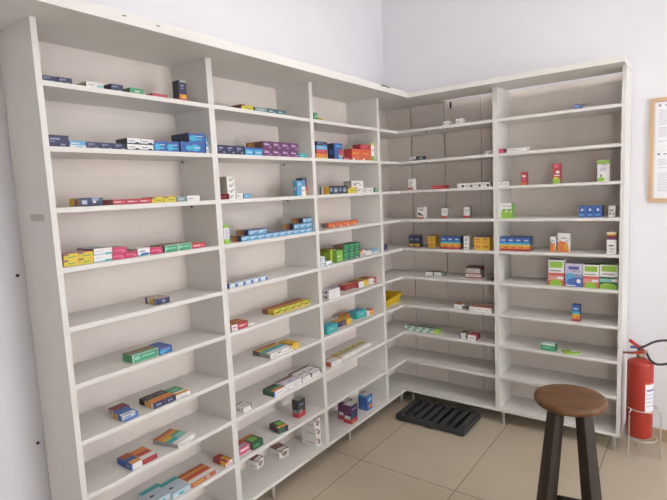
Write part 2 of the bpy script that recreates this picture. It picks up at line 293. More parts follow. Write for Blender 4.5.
 'white_redtop': ('wh', 'rb', 'rb', [(.15, .4, .7, .55, 'li')], [(.1, .1, .9, .3, 'og'), (0, .6, 1, 1, 'br')], []),
 'navy_goldtop': ('pu', 'go', 'bk', [(.1, .1, .6, .5, 'nv'), (.5, .3, .9, .7, 'pl', 'o')], [(.1, .3, .9, .7, 'og'), (0, 0, 1, .15, 'nv')], []),
 'white_orange': ('wh', 'wh', 'rb', [(0, .2, .12, .9, 'or_'), (.3, .4, .8, .55, 'gr')], [(0, 0, .12, 1, 'rb'), (.1, .78, 1, .95, 'or_')], []),
 'white_yellowtop': ('wh', 'ly', 'or_', [(.1, .3, .7, .5, 'go')], [(0, 0, 1, .32, 'wh'), (0, .4, 1, .7, 'be'), (0, .7, .5, 1, 'go')], [(.3, 0, 1, 1, 'go')]),
 'purple_red': ('nv', 'wh', 'pu', [(0, 0, 1, .26, 'cr'), (.1, .06, .7, .14, 'or_'), (.2, .7, .8, .82, 'pl')], [], [(0, 0, 1, .26, 'rd'), (.1, .24, .85, .42, 'wh'), (0, .42, .3, .6, 'bk')]),
 'blue_orange': ('bl', 'be', 'bl', [(.1, .5, .95, .85, 'sk', 'o'), (.2, .6, .8, .7, 'wb'), (.3, .08, .95, .38, 'or_', 'o')], [(0, 0, 1, .6, 'wh')], [(.3, .1, .6, .2, 'sk'), (0, .85, 1, 1, 'sk')]),
 'white_blackfig': ('wh', 'wh', 'wh', [(.55, .1, .9, .6, 'bk', 'o'), (.1, .45, .4, .6, 'gr')], [], []),
 'white_orangefoot': ('wh', 'bk', 'wh', [(0, .05, 1, .24, 'rb'), (.2, .6, .8, .68, 'gr'), (.2, .45, .6, .5, 'be')], [], []),
 'white_greenred': ('wh', 'wh', 'wh', [(0, 0, 1, .12, 'rd'), (.1, .3, .6, .52, 'dk', 'o'), (.4, .2, .9, .35, 'rb', 'o'), (.3, .7, .9, .78, 'gg')], [], []),
 'white_redfoot': ('wh', 'bk', 'gr', [(0, .02, 1, .2, 'rd'), (.15, .62, .85, .7, 'gr'), (.25, .45, .7, .52, 'be'), (0, .95, 1, 1, 'br')], [], []),
 'navy_gold_up': ('nv', 'nv', 'bk', [(.1, .12, .95, .32, 'go'), (.2, .6, .8, .72, 'nl'), (.2, .0, .9, .08, 'br')], [], []),
 'yellow_up': ('ye', 'vi', 'go', [(.1, .5, .8, .7, 'og'), (.1, .15, .85, .36, 'or_', 'o'), (.0, .93, 1, 1, 'pu'), (.2, .75, .7, .83, 'br')], [], []),
 'blue_sunset': ('bl', 'nv', 'nv', [(0, .0, 1, .14, 'cr'), (0, .14, 1, .34, 'or_'), (0, .34, 1, .46, 'ye'), (0, .46, 1, .6, 'cy'), (.2, .72, .75, .82, 'wb'), (.1, .2, .5, .28, 'ye')], [(.1, .2, .9, .6, 'bl')], [(0, 0, 1, .14, 'mr'), (0, .14, 1, .4, 'br')]),
 'white_bluedot': ('wh', 'wh', 'gr', [(.3, .62, .6, .85, 'db', 'o'), (.1, .1, .9, .16, 'rd'), (.2, .4, .8, .48, 'gr')], [], []),
 'white_graytop': ('wh', 'gg', 'gg', [(.15, .4, .7, .55, 'gr')], [(.1, .2, .9, .6, 'gr')], []),
 'white_redstripe': ('wh', 'mr', 'gr', [(0, .0, 1, .3, 'rd'), (.2, .55, .7, .7, 'gr')], [], []),
 'maroon_white': ('wh', 'mr', 'mr', [(0, .55, 1, 1, 'mr'), (.2, .2, .7, .35, 'gr')], [], []),
 'gray_dark': ('dg', 'dg', 'bk', [(.2, .3, .7, .6, 'gr')], [(.2, .3, .7, .6, 'gr')], []),
 'white_orangetop': ('wh', 'rb', 'wh', [(.15, .4, .7, .55, 'be')], [(0, 0, 1, .2, 'or_'), (.2, .4, .8, .6, 'be')], []),
 'white_greenwave': ('wh', 'dk', 'wh', [(0, .0, .6, .4, 'gn', 'o'), (.3, .6, 1, 1, 'gn', 'o'), (.1, .45, .7, .6, 'mt')], [(0, 0, 1, .25, 'wh'), (.1, .4, .9, .7, 'gg')], []),
 'lime': ('lm', 'lm', 'lm', [(.2, .3, .8, .6, 'ly')], [], []),
 'white_pinktop': ('wh', 'cr', 'cr', [(.2, .35, .7, .5, 'pk')], [(.0, 0, 1, .3, 'pk'), (.2, .5, .8, .7, 'mr')], []),
 'blue_violet': ('vi', 'nv', 'nv', [(.3, .3, .8, .7, 'sk', 'o'), (.05, .55, .4, .75, 'li')], [], []),
 'red_orangefoot': ('rd', 'rd', 'cr', [(0, 0, 1, .2, 'or_'), (.2, .6, .8, .75, 'wh'), (.2, .35, .7, .45, 'pk')], [], []),
 'red_limefoot': ('rd', 'rb', 'cr', [(0, 0, 1, .26, 'lm'), (.15, .2, .7, .34, 'ly', 'o'), (.2, .8, .7, .95, 'pk'), (.4, .5, .9, .65, 'wh', 'o'), (.2, .38, .9, .44, 'wh')], [], []),
 'white_limetop': ('wh', 'lm', 'wh', [(0, .84, 1, .98, 'lm'), (0, .82, 1, .86, 'ol'), (.02, 0, .6, .2, 'lm', 'o'), (.2, .2, .4, .34, 'gg', 'o'), (.2, .48, .7, .66, 'li'), (.3, .74, .8, .79, 'gr')], [], []),
 'white_limewave': ('wh', 'wh', 'lg', [(0, 0, 1, .36, 'lm'), (0, .2, .8, .55, 'lm', 'o'), (.2, .45, .95, .62, 'dk', 'o'), (.3, .45, 1, .55, 'lm', 'o'), (.25, .76, .85, .84, 'gr')], [], []),
 'blue_dot': ('bl', 'nv', 'nv', [(.3, .55, .6, .78, 'wh', 'o'), (.1, .15, .9, .3, 'sk'), (.7, 0, 1, 1, 'db')], [], []),
 'white_orangearc': ('wh', 'wh', 'wh', [(0, 0, .85, .5, 'or_'), (.05, .2, .45, .62, 'or_', 'o'), (.1, .5, .95, .88, 'br', 'o'), (.12, .54, .93, .9, 'wh', 'o'), (.25, .7, .8, .76, 'gr'), (.5, .1, .95, .46, 'og', 'o'), (.85, 0, 1, .2, 'og')], [], []),
 'white_purpleband': ('wh', 'gr', 'gr', [(0, .74, 1, .86, 'mr'), (0, .86, 1, .95, 'go'), (0, .66, 1, .74, 'pu'), (.2, .36, .7, .42, 'bk'), (.3, .22, .8, .27, 'gr'), (.3, .1, .7, .14, 'gr')], [], [(0, .66, 1, .95, 'mr')]),
 'lime_pink': ('wh', 'dk', 'wh', [(.1, .7, .9, .93, 'lm'), (.1, .55, .8, .61, 'gr'), (0, 0, 1, .5, 'rs'), (.0, .2, .95, .38, 'sa'), (.55, .26, .95, .36, 'wh'), (.1, 0, .85, .16, 'lm'), (.2, .08, .8, .24, 'lm', 'o')], [], [(0, 0, 1, .5, 'rs')]),
 'lilac_wave': ('li', 'li', 'nl', [(0, 0, 1, .55, 'nl'), (0, .1, .6, .6, 'sk', 'o'), (.4, 0, 1, .4, 'db'), (.1, .05, .7, .35, 'db', 'o'), (.66, .16, .9, .34, 'wh', 'o'), (.2, .74, .8, .88, 'vi'), (.35, .64, .9, .69, 'gr'), (.1, .03, .6, .07, 'wh')], [], []),
 'lime_green': ('wh', 'lm', 'wh', [(.1, .72, .95, .96, 'lm'), (.15, .58, .8, .64, 'gr'), (0, 0, 1, .5, 'dk'), (0, .28, .7, .42, 'mt'), (.7, .3, 1, .42, 'wh'), (.05, 0, .95, .18, 'lm'), (.1, .08, .9, .24, 'lm', 'o')], [], []),
 'green_palecap': ('gn', 'mt', 'dk', [(0, .8, 1, 1, 'wh'), (.1, .4, .7, .55, 'mt')], [(.1, .2, .9, .6, 'wh')], []),
 'lime_sheet': ('lm', 'lm', 'lm', [], [(.1, .1, .5, .5, 'ly'), (.55, .3, .95, .9, 'wh'), (.2, .6, .5, .9, 'lg')], []),
}
ROWS = [
('A',-2.348,0.020,1.9993,0.0507,0.070,0.0203,0,'navy','leftmost navy carton on top shelf of left bay',''),
('A',-2.297,0.020,1.9993,0.0479,0.070,0.0218,0,'navy','second navy carton from left end on top shelf of left bay',''),
('A',-2.191,0.020,1.9993,0.0632,0.070,0.0215,0,'white_mint','white and mint carton with beige end on top shelf of left bay',''),
('A',-2.106,0.020,1.9993,0.0494,0.060,0.0263,0,'navy','third navy carton, beside mint one, on top shelf of left bay',''),
('A',-2.025,0.020,1.9993,0.0585,0.050,0.0231,0,'green','small green carton on top shelf of left bay',''),
('A',-1.922,0.020,1.9993,0.0712,0.050,0.0148,0,'red','flat red carton on top shelf of left bay',''),
('A',-1.809,0.020,1.9993,0.0398,0.040,0.0834,0,'navy_flame','upright navy carton with orange foot on top shelf of left bay',''),
('A',-2.336,0.030,1.7863,0.0716,0.080,0.0408,0,'navy','tall navy carton at left end on second shelf of left bay',''),
('A',-2.270,0.030,1.7863,0.0567,0.080,0.0248,0,'sky_white','sky blue over white carton on second shelf of left bay',''),
('A',-2.214,0.030,1.7863,0.0516,0.080,0.0242,0,'navy','left of three low navy cartons on second shelf of left bay','left bay second shelf cartons navy'),
('A',-2.161,0.030,1.7863,0.0516,0.080,0.0242,0,'navy','middle of three low navy cartons on second shelf of left bay','left bay second shelf cartons navy'),
('A',-2.108,0.030,1.7863,0.0516,0.080,0.0242,0,'navy','right of three low navy cartons on second shelf of left bay','left bay second shelf cartons navy'),
('A',-2.058,0.020,1.7863,0.0565,0.080,0.0229,0,'white_navy','lower left white and navy carton on second shelf of left bay','left bay second shelf cartons white navy'),
('A',-2.001,0.020,1.7863,0.0565,0.080,0.0229,0,'white_navy','lower right white and navy carton on second shelf of left bay','left bay second shelf cartons white navy'),
('A',-2.056,0.020,1.8092,0.0565,0.080,0.0229,0,'white_navy','upper left white and navy carton on second shelf of left bay','left bay second shelf cartons white navy'),
('A',-1.998,0.020,1.8092,0.0565,0.080,0.0229,0,'white_navy','upper right white and navy carton on second shelf of left bay','left bay second shelf cartons white navy'),
('A',-1.940,0.020,1.7863,0.0597,0.080,0.0424,0,'blue_cyan','left of two royal blue cartons with cyan on second shelf of left bay','left bay second shelf cartons blue cyan'),
('A',-1.880,0.020,1.7863,0.0597,0.080,0.0424,0,'blue_cyan','right of two royal blue cartons with cyan on second shelf of left bay','left bay second shelf cartons blue cyan'),
('A',-1.778,0.020,1.7863,0.1287,0.100,0.0455,0,'blue_cyan_wide','wide royal blue carton under another on second shelf of left bay',''),
('A',-1.753,0.020,1.8318,0.0866,0.120,0.0393,0,'blue_cyan','royal blue carton stacked on wide blue one on second shelf of left bay',''),
('A',-1.701,0.020,1.7863,0.0126,0.050,0.0693,0,'sky_white','upright pale blue carton at right end on second shelf of left bay',''),
('A',-2.240,0.030,1.5813,0.0834,0.080,0.0305,0,'navy_panel','navy carton with orange and yellow end on third shelf of left bay',''),
('A',-2.133,0.030,1.5813,0.0537,0.080,0.0200,0,'red_pink','left of three red cartons in a row on third shelf of left bay','left bay third shelf cartons red pink'),
('A',-2.078,0.030,1.5813,0.0537,0.080,0.0200,0,'red_pink','middle of three red cartons in a row on third shelf of left bay','left bay third shelf cartons red pink'),
('A',-2.023,0.030,1.5813,0.0537,0.080,0.0200,0,'red_pink','right of three red cartons in a row on third shelf of left bay','left bay third shelf cartons red pink'),
('A',-1.966,0.030,1.5813,0.0572,0.070,0.0236,0,'yellow_swoosh','left of two yellow cartons on third shelf of left bay','left bay third shelf cartons yellow swoosh'),
('A',-1.907,0.030,1.5813,0.0572,0.070,0.0236,0,'yellow_swoosh','right of two yellow cartons on third shelf of left bay','left bay third shelf cartons yellow swoosh'),
('A',-1.852,0.030,1.5813,0.0492,0.070,0.0218,0,'teal_gray','small gray-green carton on third shelf of left bay',''),
('A',-1.789,0.030,1.5813,0.0670,0.050,0.0232,0,'white','plain white carton on third shelf of left bay',''),
('A',-2.341,0.020,1.3768,0.0523,0.090,0.0220,0,'yellow_swoosh','lower left yellow carton of the block on fourth shelf of left bay','left bay fourth shelf cartons yellow swoosh'),
('A',-2.288,0.020,1.3768,0.0523,0.090,0.0220,0,'yellow_swoosh','lower right yellow carton of the block on fourth shelf of left bay','left bay fourth shelf cartons yellow swoosh'),
('A',-2.339,0.020,1.3988,0.0523,0.090,0.0213,0,'yellow_swoosh','upper left yellow carton of the block on fourth shelf of left bay','left bay fourth shelf cartons yellow swoosh'),
('A',-2.286,0.020,1.3988,0.0523,0.090,0.0213,0,'yellow_swoosh','upper right yellow carton of the block on fourth shelf of left bay','left bay fourth shelf cartons yellow swoosh'),
('A',-2.225,0.020,1.3768,0.0699,0.100,0.0251,0,'white_teal','lower white and teal carton on fourth shelf of left bay',''),
('A',-2.222,0.020,1.4019,0.0698,0.120,0.0243,0,'white_teal','upper white and teal carton, brown end, on fourth shelf of left bay',''),
('A',-2.163,0.020,1.3768,0.0503,0.080,0.0222,0,'magenta','lower left magenta carton on fourth shelf of left bay','left bay fourth shelf cartons magenta'),
('A',-2.111,0.020,1.3768,0.0503,0.080,0.0222,0,'magenta','lower right magenta carton on fourth shelf of left bay','left bay fourth shelf cartons magenta'),
('A',-2.157,0.020,1.3990,0.0569,0.080,0.0220,0,'magenta','upper magenta carton on fourth shelf of left bay',''),
('A',-2.056,0.020,1.3768,0.0536,0.080,0.0301,0,'white_blue','white carton with blue swoosh on fourth shelf of left bay',''),
('A',-1.999,0.020,1.3768,0.0562,0.080,0.0267,0,'magenta','magenta carton left of green pair on fourth shelf of left bay',''),
('A',-1.927,0.020,1.3768,0.0661,0.100,0.0286,0,'green_white','left of two green cartons on fourth shelf of left bay','left bay fourth shelf cartons green white'),
('A',-1.860,0.020,1.3768,0.0661,0.100,0.0286,0,'green_white','right of two green cartons on fourth shelf of left bay','left bay fourth shelf cartons green white'),
('A',-1.789,0.020,1.3768,0.0721,0.060,0.0219,0,'red_pink','rightmost small red carton on fourth shelf of left bay',''),
('A',-1.983,0.028,1.1683,0.0619,0.080,0.0251,0,'navy_gold','lone navy carton with yellow end on fifth shelf of left bay',''),
('A',-2.087,0.023,0.9633,0.1164,0.070,0.0320,0,'green_white','long green carton with brown top on sixth shelf of left bay',''),
('A',-1.999,0.017,0.9633,0.0613,0.090,0.0279,0,'blue_cyan','bright blue carton beside green one on sixth shelf of left bay',''),
('A',-2.181,0.012,0.7543,0.0634,0.080,0.0218,0,'blue_label','blue carton with white patch on seventh shelf of left bay',''),
('A',-2.169,0.093,0.7543,0.0656,0.050,0.0208,0,'maroon','maroon carton behind blue one on seventh shelf of left bay',''),
('A',-2.054,0.012,0.7543,0.0533,0.100,0.0240,0,'navy_orange','left navy carton with orange-edged dark top on seventh shelf of left bay','left bay seventh shelf cartons navy orange'),
('A',-2.000,0.012,0.7543,0.0533,0.100,0.0240,0,'navy_orange','right navy carton with orange-edged dark top on seventh shelf of left bay','left bay seventh shelf cartons navy orange'),
('A',-1.937,0.012,0.7543,0.0682,0.100,0.0177,0,'white_greentop','flat white carton with green top on seventh shelf of left bay',''),
('A',-2.176,0.012,0.5498,0.0467,0.100,0.0249,0,'white_bluetop','white fronted carton with blue end on eighth shelf of left bay',''),
('A',-2.116,0.012,0.5498,0.0655,0.100,0.0212,0,'red_orangetop','dark red carton with orange top on eighth shelf of left bay',''),
('A',-1.939,0.012,0.5498,0.1085,0.135,0.0181,14,'white_rainbow','slanted white carton with teal and orange top on eighth shelf of left bay',''),
('A',-1.866,0.012,0.3363,0.1357,0.100,0.0213,0,'orange_books','orange and red carton with white edge on ninth shelf of left bay',''),
('A',-1.977,0.018,0.3363,0.0894,0.120,0.0205,0,'pale_teal','right pale teal banded carton on ninth shelf of left bay',''),
('A',-2.056,0.039,0.3363,0.0935,0.120,0.0201,0,'pale_teal','left pale teal banded carton at picture edge on ninth shelf of left bay',''),
('A',-1.716,0.012,0.3363,0.0413,0.090,0.0248,0,'red_yellow','crimson and yellow carton by divider on ninth shelf of left bay',''),
('A',-1.440,0.020,1.9993,0.0778,0.070,0.0247,0,'yellow_swoosh','yellow carton on top shelf of second bay',''),
('A',-1.346,0.020,1.9993,0.0862,0.060,0.0221,0,'teal_gray','teal gray carton on top shelf of second bay',''),
('A',-1.267,0.020,1.9993,0.0676,0.060,0.0249,0,'dark_teal','left dark teal carton on top shelf of second bay','second bay top shelf cartons dark teal'),
('A',-1.198,0.020,1.9993,0.0676,0.060,0.0249,0,'dark_teal','right dark teal carton on top shelf of second bay','second bay top shelf cartons dark teal'),
('A',-1.616,0.020,1.7863,0.0551,0.080,0.0419,0,'navy','left of three navy cartons on second shelf of second bay','second bay second shelf cartons navy'),
('A',-1.560,0.020,1.7863,0.0551,0.080,0.0419,0,'navy','middle of three navy cartons on second shelf of second bay','second bay second shelf cartons navy'),
('A',-1.504,0.020,1.7863,0.0551,0.080,0.0419,0,'navy','right of three navy cartons on second shelf of second bay','second bay second shelf cartons navy'),
('A',-1.443,0.020,1.7863,0.0587,0.080,0.0383,0,'cyan_navy','left bright cyan carton on second shelf of second bay','second bay second shelf cartons cyan navy'),
('A',-1.383,0.020,1.7863,0.0587,0.080,0.0383,0,'cyan_navy','right bright cyan carton on second shelf of second bay','second bay second shelf cartons cyan navy'),
('A',-1.318,0.020,1.7863,0.0667,0.100,0.0357,0,'purple','leftmost purple carton in lower row of four on second shelf of second bay','second bay second shelf cartons purple'),
('A',-1.250,0.020,1.7863,0.0667,0.100,0.0357,0,'purple','second purple carton in lower row of four on second shelf of second bay','second bay second shelf cartons purple'),
('A',-1.182,0.020,1.7863,0.0667,0.100,0.0357,0,'purple','third purple carton in lower row of four on second shelf of second bay','second bay second shelf cartons purple'),
('A',-1.114,0.020,1.7863,0.0667,0.100,0.0357,0,'purple','rightmost purple carton in lower row of four on second shelf of second bay','second bay second shelf cartons purple'),
('A',-1.315,0.020,1.8220,0.0667,0.120,0.0387,0,'purple','leftmost purple carton in upper row of four on second shelf of second bay','second bay second shelf cartons purple'),
('A',-1.247,0.020,1.8220,0.0667,0.120,0.0387,0,'purple','second purple carton in upper row of four on second shelf of second bay','second bay second shelf cartons purple'),
('A',-1.179,0.020,1.8220,0.0667,0.120,0.0387,0,'purple','third purple carton in upper row of four on second shelf of second bay','second bay second shelf cartons purple'),
('A',-1.111,0.020,1.8220,0.0667,0.120,0.0387,0,'purple','rightmost purple carton in upper row of four on second shelf of second bay','second bay second shelf cartons purple'),
('A',-1.042,0.020,1.7863,0.0672,0.050,0.0236,0,'teal','small teal carton on second shelf of second bay',''),
('A',-1.518,0.030,1.5813,0.0413,0.060,0.0265,0,'white_gray','low white carton between stack and blue one on third shelf of second bay',''),
('A',-1.563,0.030,1.5813,0.0413,0.085,0.0261,0,'white_redend','red-ended white carton under gray stack on third shelf of second bay',''),
('A',-1.559,0.040,1.6074,0.0476,0.080,0.0266,0,'gray_stack','lowest gray and white carton in stack on third shelf of second bay',''),
('A',-1.560,0.040,1.6339,0.0475,0.080,0.0265,0,'gray_stack','middle gray and white carton in stack on third shelf of second bay',''),
('A',-1.560,0.040,1.6604,0.0473,0.080,0.0264,0,'gray_stack','topmost gray and white carton in stack on third shelf of second bay',''),
('A',-1.469,0.030,1.5813,0.0468,0.050,0.0221,0,'sky','small blue carton on third shelf of second bay',''),
('A',-1.088,0.006,1.5813,0.0682,0.030,0.0806,0,'sky_label','upright light blue carton with white patch on third shelf of second bay',''),
('A',-1.013,0.045,1.5813,0.0399,0.040,0.0969,0,'navy_red','upright navy and red carton behind blue one on third shelf of second bay',''),
('A',-1.625,0.020,1.3768,0.0323,0.030,0.0858,0,'lime_bottle','upright white carton with lime ends on fourth shelf of second bay',''),
('A',-1.509,0.020,1.3768,0.0532,0.070,0.0260,0,'skyblue_small','leftmost small sky blue carton in lower row on fourth shelf of second bay','second bay fourth shelf cartons skyblue small'),
('A',-1.455,0.020,1.3768,0.0532,0.070,0.0260,0,'skyblue_small','second small sky blue carton in lower row on fourth shelf of second bay','second bay fourth shelf cartons skyblue small'),
('A',-1.401,0.020,1.3768,0.0532,0.070,0.0260,0,'skyblue_small','third small sky blue carton in lower row on fourth shelf of second bay','second bay fourth shelf cartons skyblue small'),
('A',-1.346,0.020,1.3768,0.0532,0.070,0.0260,0,'skyblue_small','fourth small sky blue carton in lower row on fourth shelf of second bay','second bay fourth shelf cartons skyblue small'),
('A',-1.292,0.020,1.3768,0.0532,0.070,0.0260,0,'skyblue_small','fifth small sky blue carton in lower row on fourth shelf of second bay','second bay fourth shelf cartons skyblue small'),
('A',-1.237,0.020,1.3768,0.0532,0.070,0.0260,0,'skyblue_small','sixth small sky blue carton in lower row on fourth shelf of second bay','second bay fourth shelf cartons skyblue small'),
('A',-1.183,0.020,1.3768,0.0532,0.070,0.0260,0,'skyblue_small','seventh small sky blue carton in lower row on fourth shelf of second bay','second bay fourth shelf cartons skyblue small'),
('A',-1.129,0.020,1.3768,0.0532,0.070,0.0260,0,'skyblue_small','eighth small sky blue carton in lower row on fourth shelf of second bay','second bay fourth shelf cartons skyblue small'),
('A',-1.074,0.020,1.3768,0.0532,0.070,0.0260,0,'skyblue_small','ninth small sky blue carton in lower row on fourth shelf of second bay','second bay fourth shelf cartons skyblue small'),
('A',-1.020,0.020,1.3768,0.0532,0.070,0.0260,0,'skyblue_small','rightmost small sky blue carton in lower row on fourth shelf of second bay','second bay fourth shelf cartons skyblue small'),
('A',-1.455,0.020,1.4028,0.0631,0.090,0.0257,0,'skyblue_small','left sky blue carton stacked at left on fourth shelf of second bay','second bay fourth shelf cartons skyblue small'),
('A',-1.391,0.020,1.4028,0.0631,0.090,0.0257,0,'skyblue_small','right sky blue carton stacked at left on fourth shelf of second bay','second bay fourth shelf cartons skyblue small'),
('A',-1.125,0.020,1.4028,0.0519,0.080,0.0286,0,'skyblue_small','left sky blue carton stacked in second layer on fourth shelf of second bay','second bay fourth shelf cartons skyblue small'),
('A',-1.072,0.020,1.4028,0.0519,0.080,0.0286,0,'skyblue_small','middle sky blue carton stacked in second layer on fourth shelf of second bay','second bay fourth shelf cartons skyblue small'),
('A',-1.019,0.020,1.4028,0.0519,0.080,0.0286,0,'skyblue_small','right sky blue carton stacked in second layer on fourth shelf of second bay','second bay fourth shelf cartons skyblue small'),
('A',-1.052,0.020,1.4314,0.0385,0.090,0.0255,0,'skyblue_small','left sky blue carton stacked on top layer on fourth shelf of second bay','second bay fourth shelf cartons skyblue small'),
('A',-1.012,0.020,1.4314,0.0385,0.090,0.0255,0,'skyblue_small','right sky blue carton stacked on top layer on fourth shelf of second bay','second bay fourth shelf cartons skyblue small'),
('A',-1.612,0.012,1.1683,0.0497,0.080,0.0226,0,'pale_blue','leftmost of five pale blue cartons on fifth shelf of second bay','second bay fifth shelf cartons pale blue'),
('A',-1.561,0.012,1.1683,0.0497,0.080,0.0226,0,'pale_blue','second of five pale blue cartons on fifth shelf of second bay','second bay fifth shelf cartons pale blue'),
('A',-1.510,0.012,1.1683,0.0497,0.080,0.0226,0,'pale_blue','third of five pale blue cartons on fifth shelf of second bay','second bay fifth shelf cartons pale blue'),
('A',-1.459,0.012,1.1683,0.0497,0.080,0.0226,0,'pale_blue','fourth of five pale blue cartons on fifth shelf of second bay','second bay fifth shelf cartons pale blue'),
('A',-1.408,0.012,1.1683,0.0497,0.080,0.0226,0,'pale_blue','rightmost of five pale blue cartons on fifth shelf of second bay','second bay fifth shelf cartons pale blue'),
('A',-1.623,0.012,0.9633,0.0373,0.080,0.0299,0,'white_red','white fronted carton with yellow top at left on sixth shelf of second bay',''),
('A',-1.569,0.012,0.9633,0.0629,0.080,0.0314,0,'red_pink','crimson carton with orange top on sixth shelf of second bay',''),
('A',-1.514,0.012,0.9633,0.0388,0.050,0.0100,0,'white','thin white packet beside crimson carton on sixth shelf of second bay',''),
('A',-1.284,0.046,0.9633,0.0589,0.090,0.0257,0,'yellow_black','leftmost of five yellow cartons in a row on sixth shelf of second bay','second bay sixth shelf cartons yellow black'),
('A',-1.224,0.046,0.9633,0.0589,0.090,0.0257,0,'yellow_black','second of five yellow cartons in a row on sixth shelf of second bay','second bay sixth shelf cartons yellow black'),
('A',-1.164,0.046,0.9633,0.0589,0.090,0.0257,0,'yellow_black','third of five yellow cartons in a row on sixth shelf of second bay','second bay sixth shelf cartons yellow black'),
('A',-1.104,0.046,0.9633,0.0589,0.090,0.0257,0,'yellow_black','fourth of five yellow cartons in a row on sixth shelf of second bay','second bay sixth shelf cartons yellow black'),
('A',-1.044,0.046,0.9633,0.0589,0.090,0.0257,0,'yellow_black','rightmost of five yellow cartons in a row on sixth shelf of second bay','second bay sixth shelf cartons yellow black'),
('A',-1.348,0.019,0.7543,0.0839,0.130,0.0239,0,'white_tealtop','left white carton with teal and ochre top on seventh shelf of second bay','second bay seventh shelf cartons white tealtop'),
('A',-1.263,0.019,0.7543,0.0839,0.130,0.0239,0,'white_tealtop','right white carton with teal and ochre top on seventh shelf of second bay','second bay seventh shelf cartons white tealtop'),
('A',-1.187,0.022,0.7543,0.0526,0.100,0.0303,0,'gold','golden yellow carton end on seventh shelf of second bay',''),
('A',-1.579,0.014,0.5498,0.0605,0.060,0.0264,0,'white_blackline','lone white carton with black edges at left on eighth shelf of second bay',''),
('A',-1.348,0.012,0.5498,0.0842,0.080,0.0294,0,'white_blacktop','white fronted carton with black green top on eighth shelf of second bay',''),
('A',-1.270,0.012,0.5498,0.0664,0.080,0.0348,0,'white_lilac','left white carton with pinkish top on eighth shelf of second bay','second bay eighth shelf cartons white lilac'),
('A',-1.202,0.012,0.5498,0.0664,0.080,0.0348,0,'white_lilac','right white carton with pinkish top on eighth shelf of second bay','second bay eighth shelf cartons white lilac'),
('A',-1.123,0.012,0.5498,0.0859,0.100,0.0317,0,'white_blackline','left white carton with black diagonal lines on eighth shelf of second bay','second bay eighth shelf cartons white blackline'),
('A',-1.036,0.012,0.5498,0.0859,0.100,0.0317,0,'white_blackline','right white carton with black diagonal lines on eighth shelf of second bay','second bay eighth shelf cartons white blackline'),
('A',-1.135,0.050,0.3363,0.0627,0.045,0.1037,0,'navy_redfoot','upright dark carton with red foot on ninth shelf of second bay',''),
('A',-1.334,0.013,0.3363,0.0631,0.085,0.0312,-12,'dark_greentop','slanted dark green carton with orange band on ninth shelf of second bay',''),
('A',-1.521,0.015,0.3363,0.0717,0.090,0.0338,0,'green_dark','green carton with orange top on ninth shelf of second bay',''),
('A',-1.591,0.035,0.3363,0.0758,0.080,0.0311,0,'pink','pink carton against left divider on ninth shelf of second bay',''),
('A',-1.368,0.169,0.1103,0.0650,0.066,0.0476,8,'white_brown','left white and brown patterned carton on bottom shelf of second bay',''),
('A',-1.218,0.127,0.1103,0.0712,0.090,0.0443,-8,'white_brown','middle white and brown patterned carton on bottom shelf of second bay',''),
('A',-1.015,0.036,0.1103,0.0445,0.110,0.0571,0,'white_brown','lowest patterned carton in right stack on bottom shelf of second bay',''),
('A',-1.015,0.036,0.1674,0.0437,0.110,0.0568,0,'white_brown','middle patterned carton in right stack on bottom shelf of second bay',''),
('A',-1.020,0.036,0.2242,0.0541,0.110,0.0565,0,'white_brown','topmost patterned carton in right stack on bottom shelf of second bay',''),
('A',-0.911,0.020,1.9993,0.0297,0.030,0.0411,0,'green','small upright green carton on top shelf of third bay',''),
('A',-0.867,0.020,1.9993,0.0510,0.040,0.0144,0,'yellow_swoosh','flat yellow carton on top shelf of third bay',''),
('A',-0.872,0.020,1.7863,0.1025,0.060,0.0293,0,'orange_yellow','orange carton at foot of striped stack on second shelf of third bay',''),
('A',-0.869,0.020,1.8156,0.1024,0.060,0.0214,0,'red','red carton in striped stack on second shelf of third bay',''),
('A',-0.868,0.020,1.8370,0.1024,0.060,0.0236,0,'sky','light blue carton in striped stack on second shelf of third bay',''),
('A',-0.866,0.020,1.8607,0.1023,0.060,0.0214,0,'navy','navy carton topping striped stack on second shelf of third bay',''),
('A',-0.707,0.020,1.7863,0.0843,0.050,0.0944,0,'blue_redpatch','upright blue carton with red patch on second shelf of third bay',''),
('A',-0.599,0.030,1.7863,0.0750,0.040,0.0158,0,'red','flat red carton beside upright blue one on second shelf of third bay',''),
('A',-0.493,0.030,1.7863,0.1128,0.060,0.0717,0,'orange_red','left orange-red carton on second shelf of third bay','third bay second shelf cartons orange red'),
('A',-0.379,0.030,1.7863,0.1128,0.060,0.0717,0,'orange_red','right orange-red carton on second shelf of third bay','third bay second shelf cartons orange red'),
('A',-0.385,0.030,1.8580,0.1268,0.060,0.0320,0,'red','red carton on orange-red pair on second shelf of third bay',''),
('A',-0.301,0.030,1.7863,0.0358,0.030,0.1180,0,'white_lime','upright white and lime carton on second shelf of third bay',''),
('A',-0.772,0.020,1.5813,0.0917,0.070,0.0477,0,'navy_teal','left dark navy and teal carton on third shelf of third bay','third bay third shelf cartons navy teal'),
('A',-0.679,0.020,1.5813,0.0917,0.070,0.0477,0,'navy_teal','right dark navy and teal carton on third shelf of third bay','third bay third shelf cartons navy teal'),
('A',-0.577,0.020,1.5813,0.0936,0.060,0.0372,0,'yellow_swoosh','yellow carton on third shelf of third bay',''),
('A',-0.485,0.020,1.5813,0.0759,0.060,0.0381,0,'white_gray','lower white carton beside yellow one on third shelf of third bay',''),
('A',-0.413,0.020,1.5813,0.0571,0.060,0.0299,0,'white_gray','left low white carton on third shelf of third bay','third bay third shelf cartons white gray'),
('A',-0.354,0.020,1.5813,0.0571,0.060,0.0299,0,'white_gray','right low white carton on third shelf of third bay','third bay third shelf cartons white gray'),
('A',-0.515,0.020,1.6194,0.1355,0.060,0.0377,0,'white_gray','white carton resting atop yellow and white on third shelf of third bay',''),
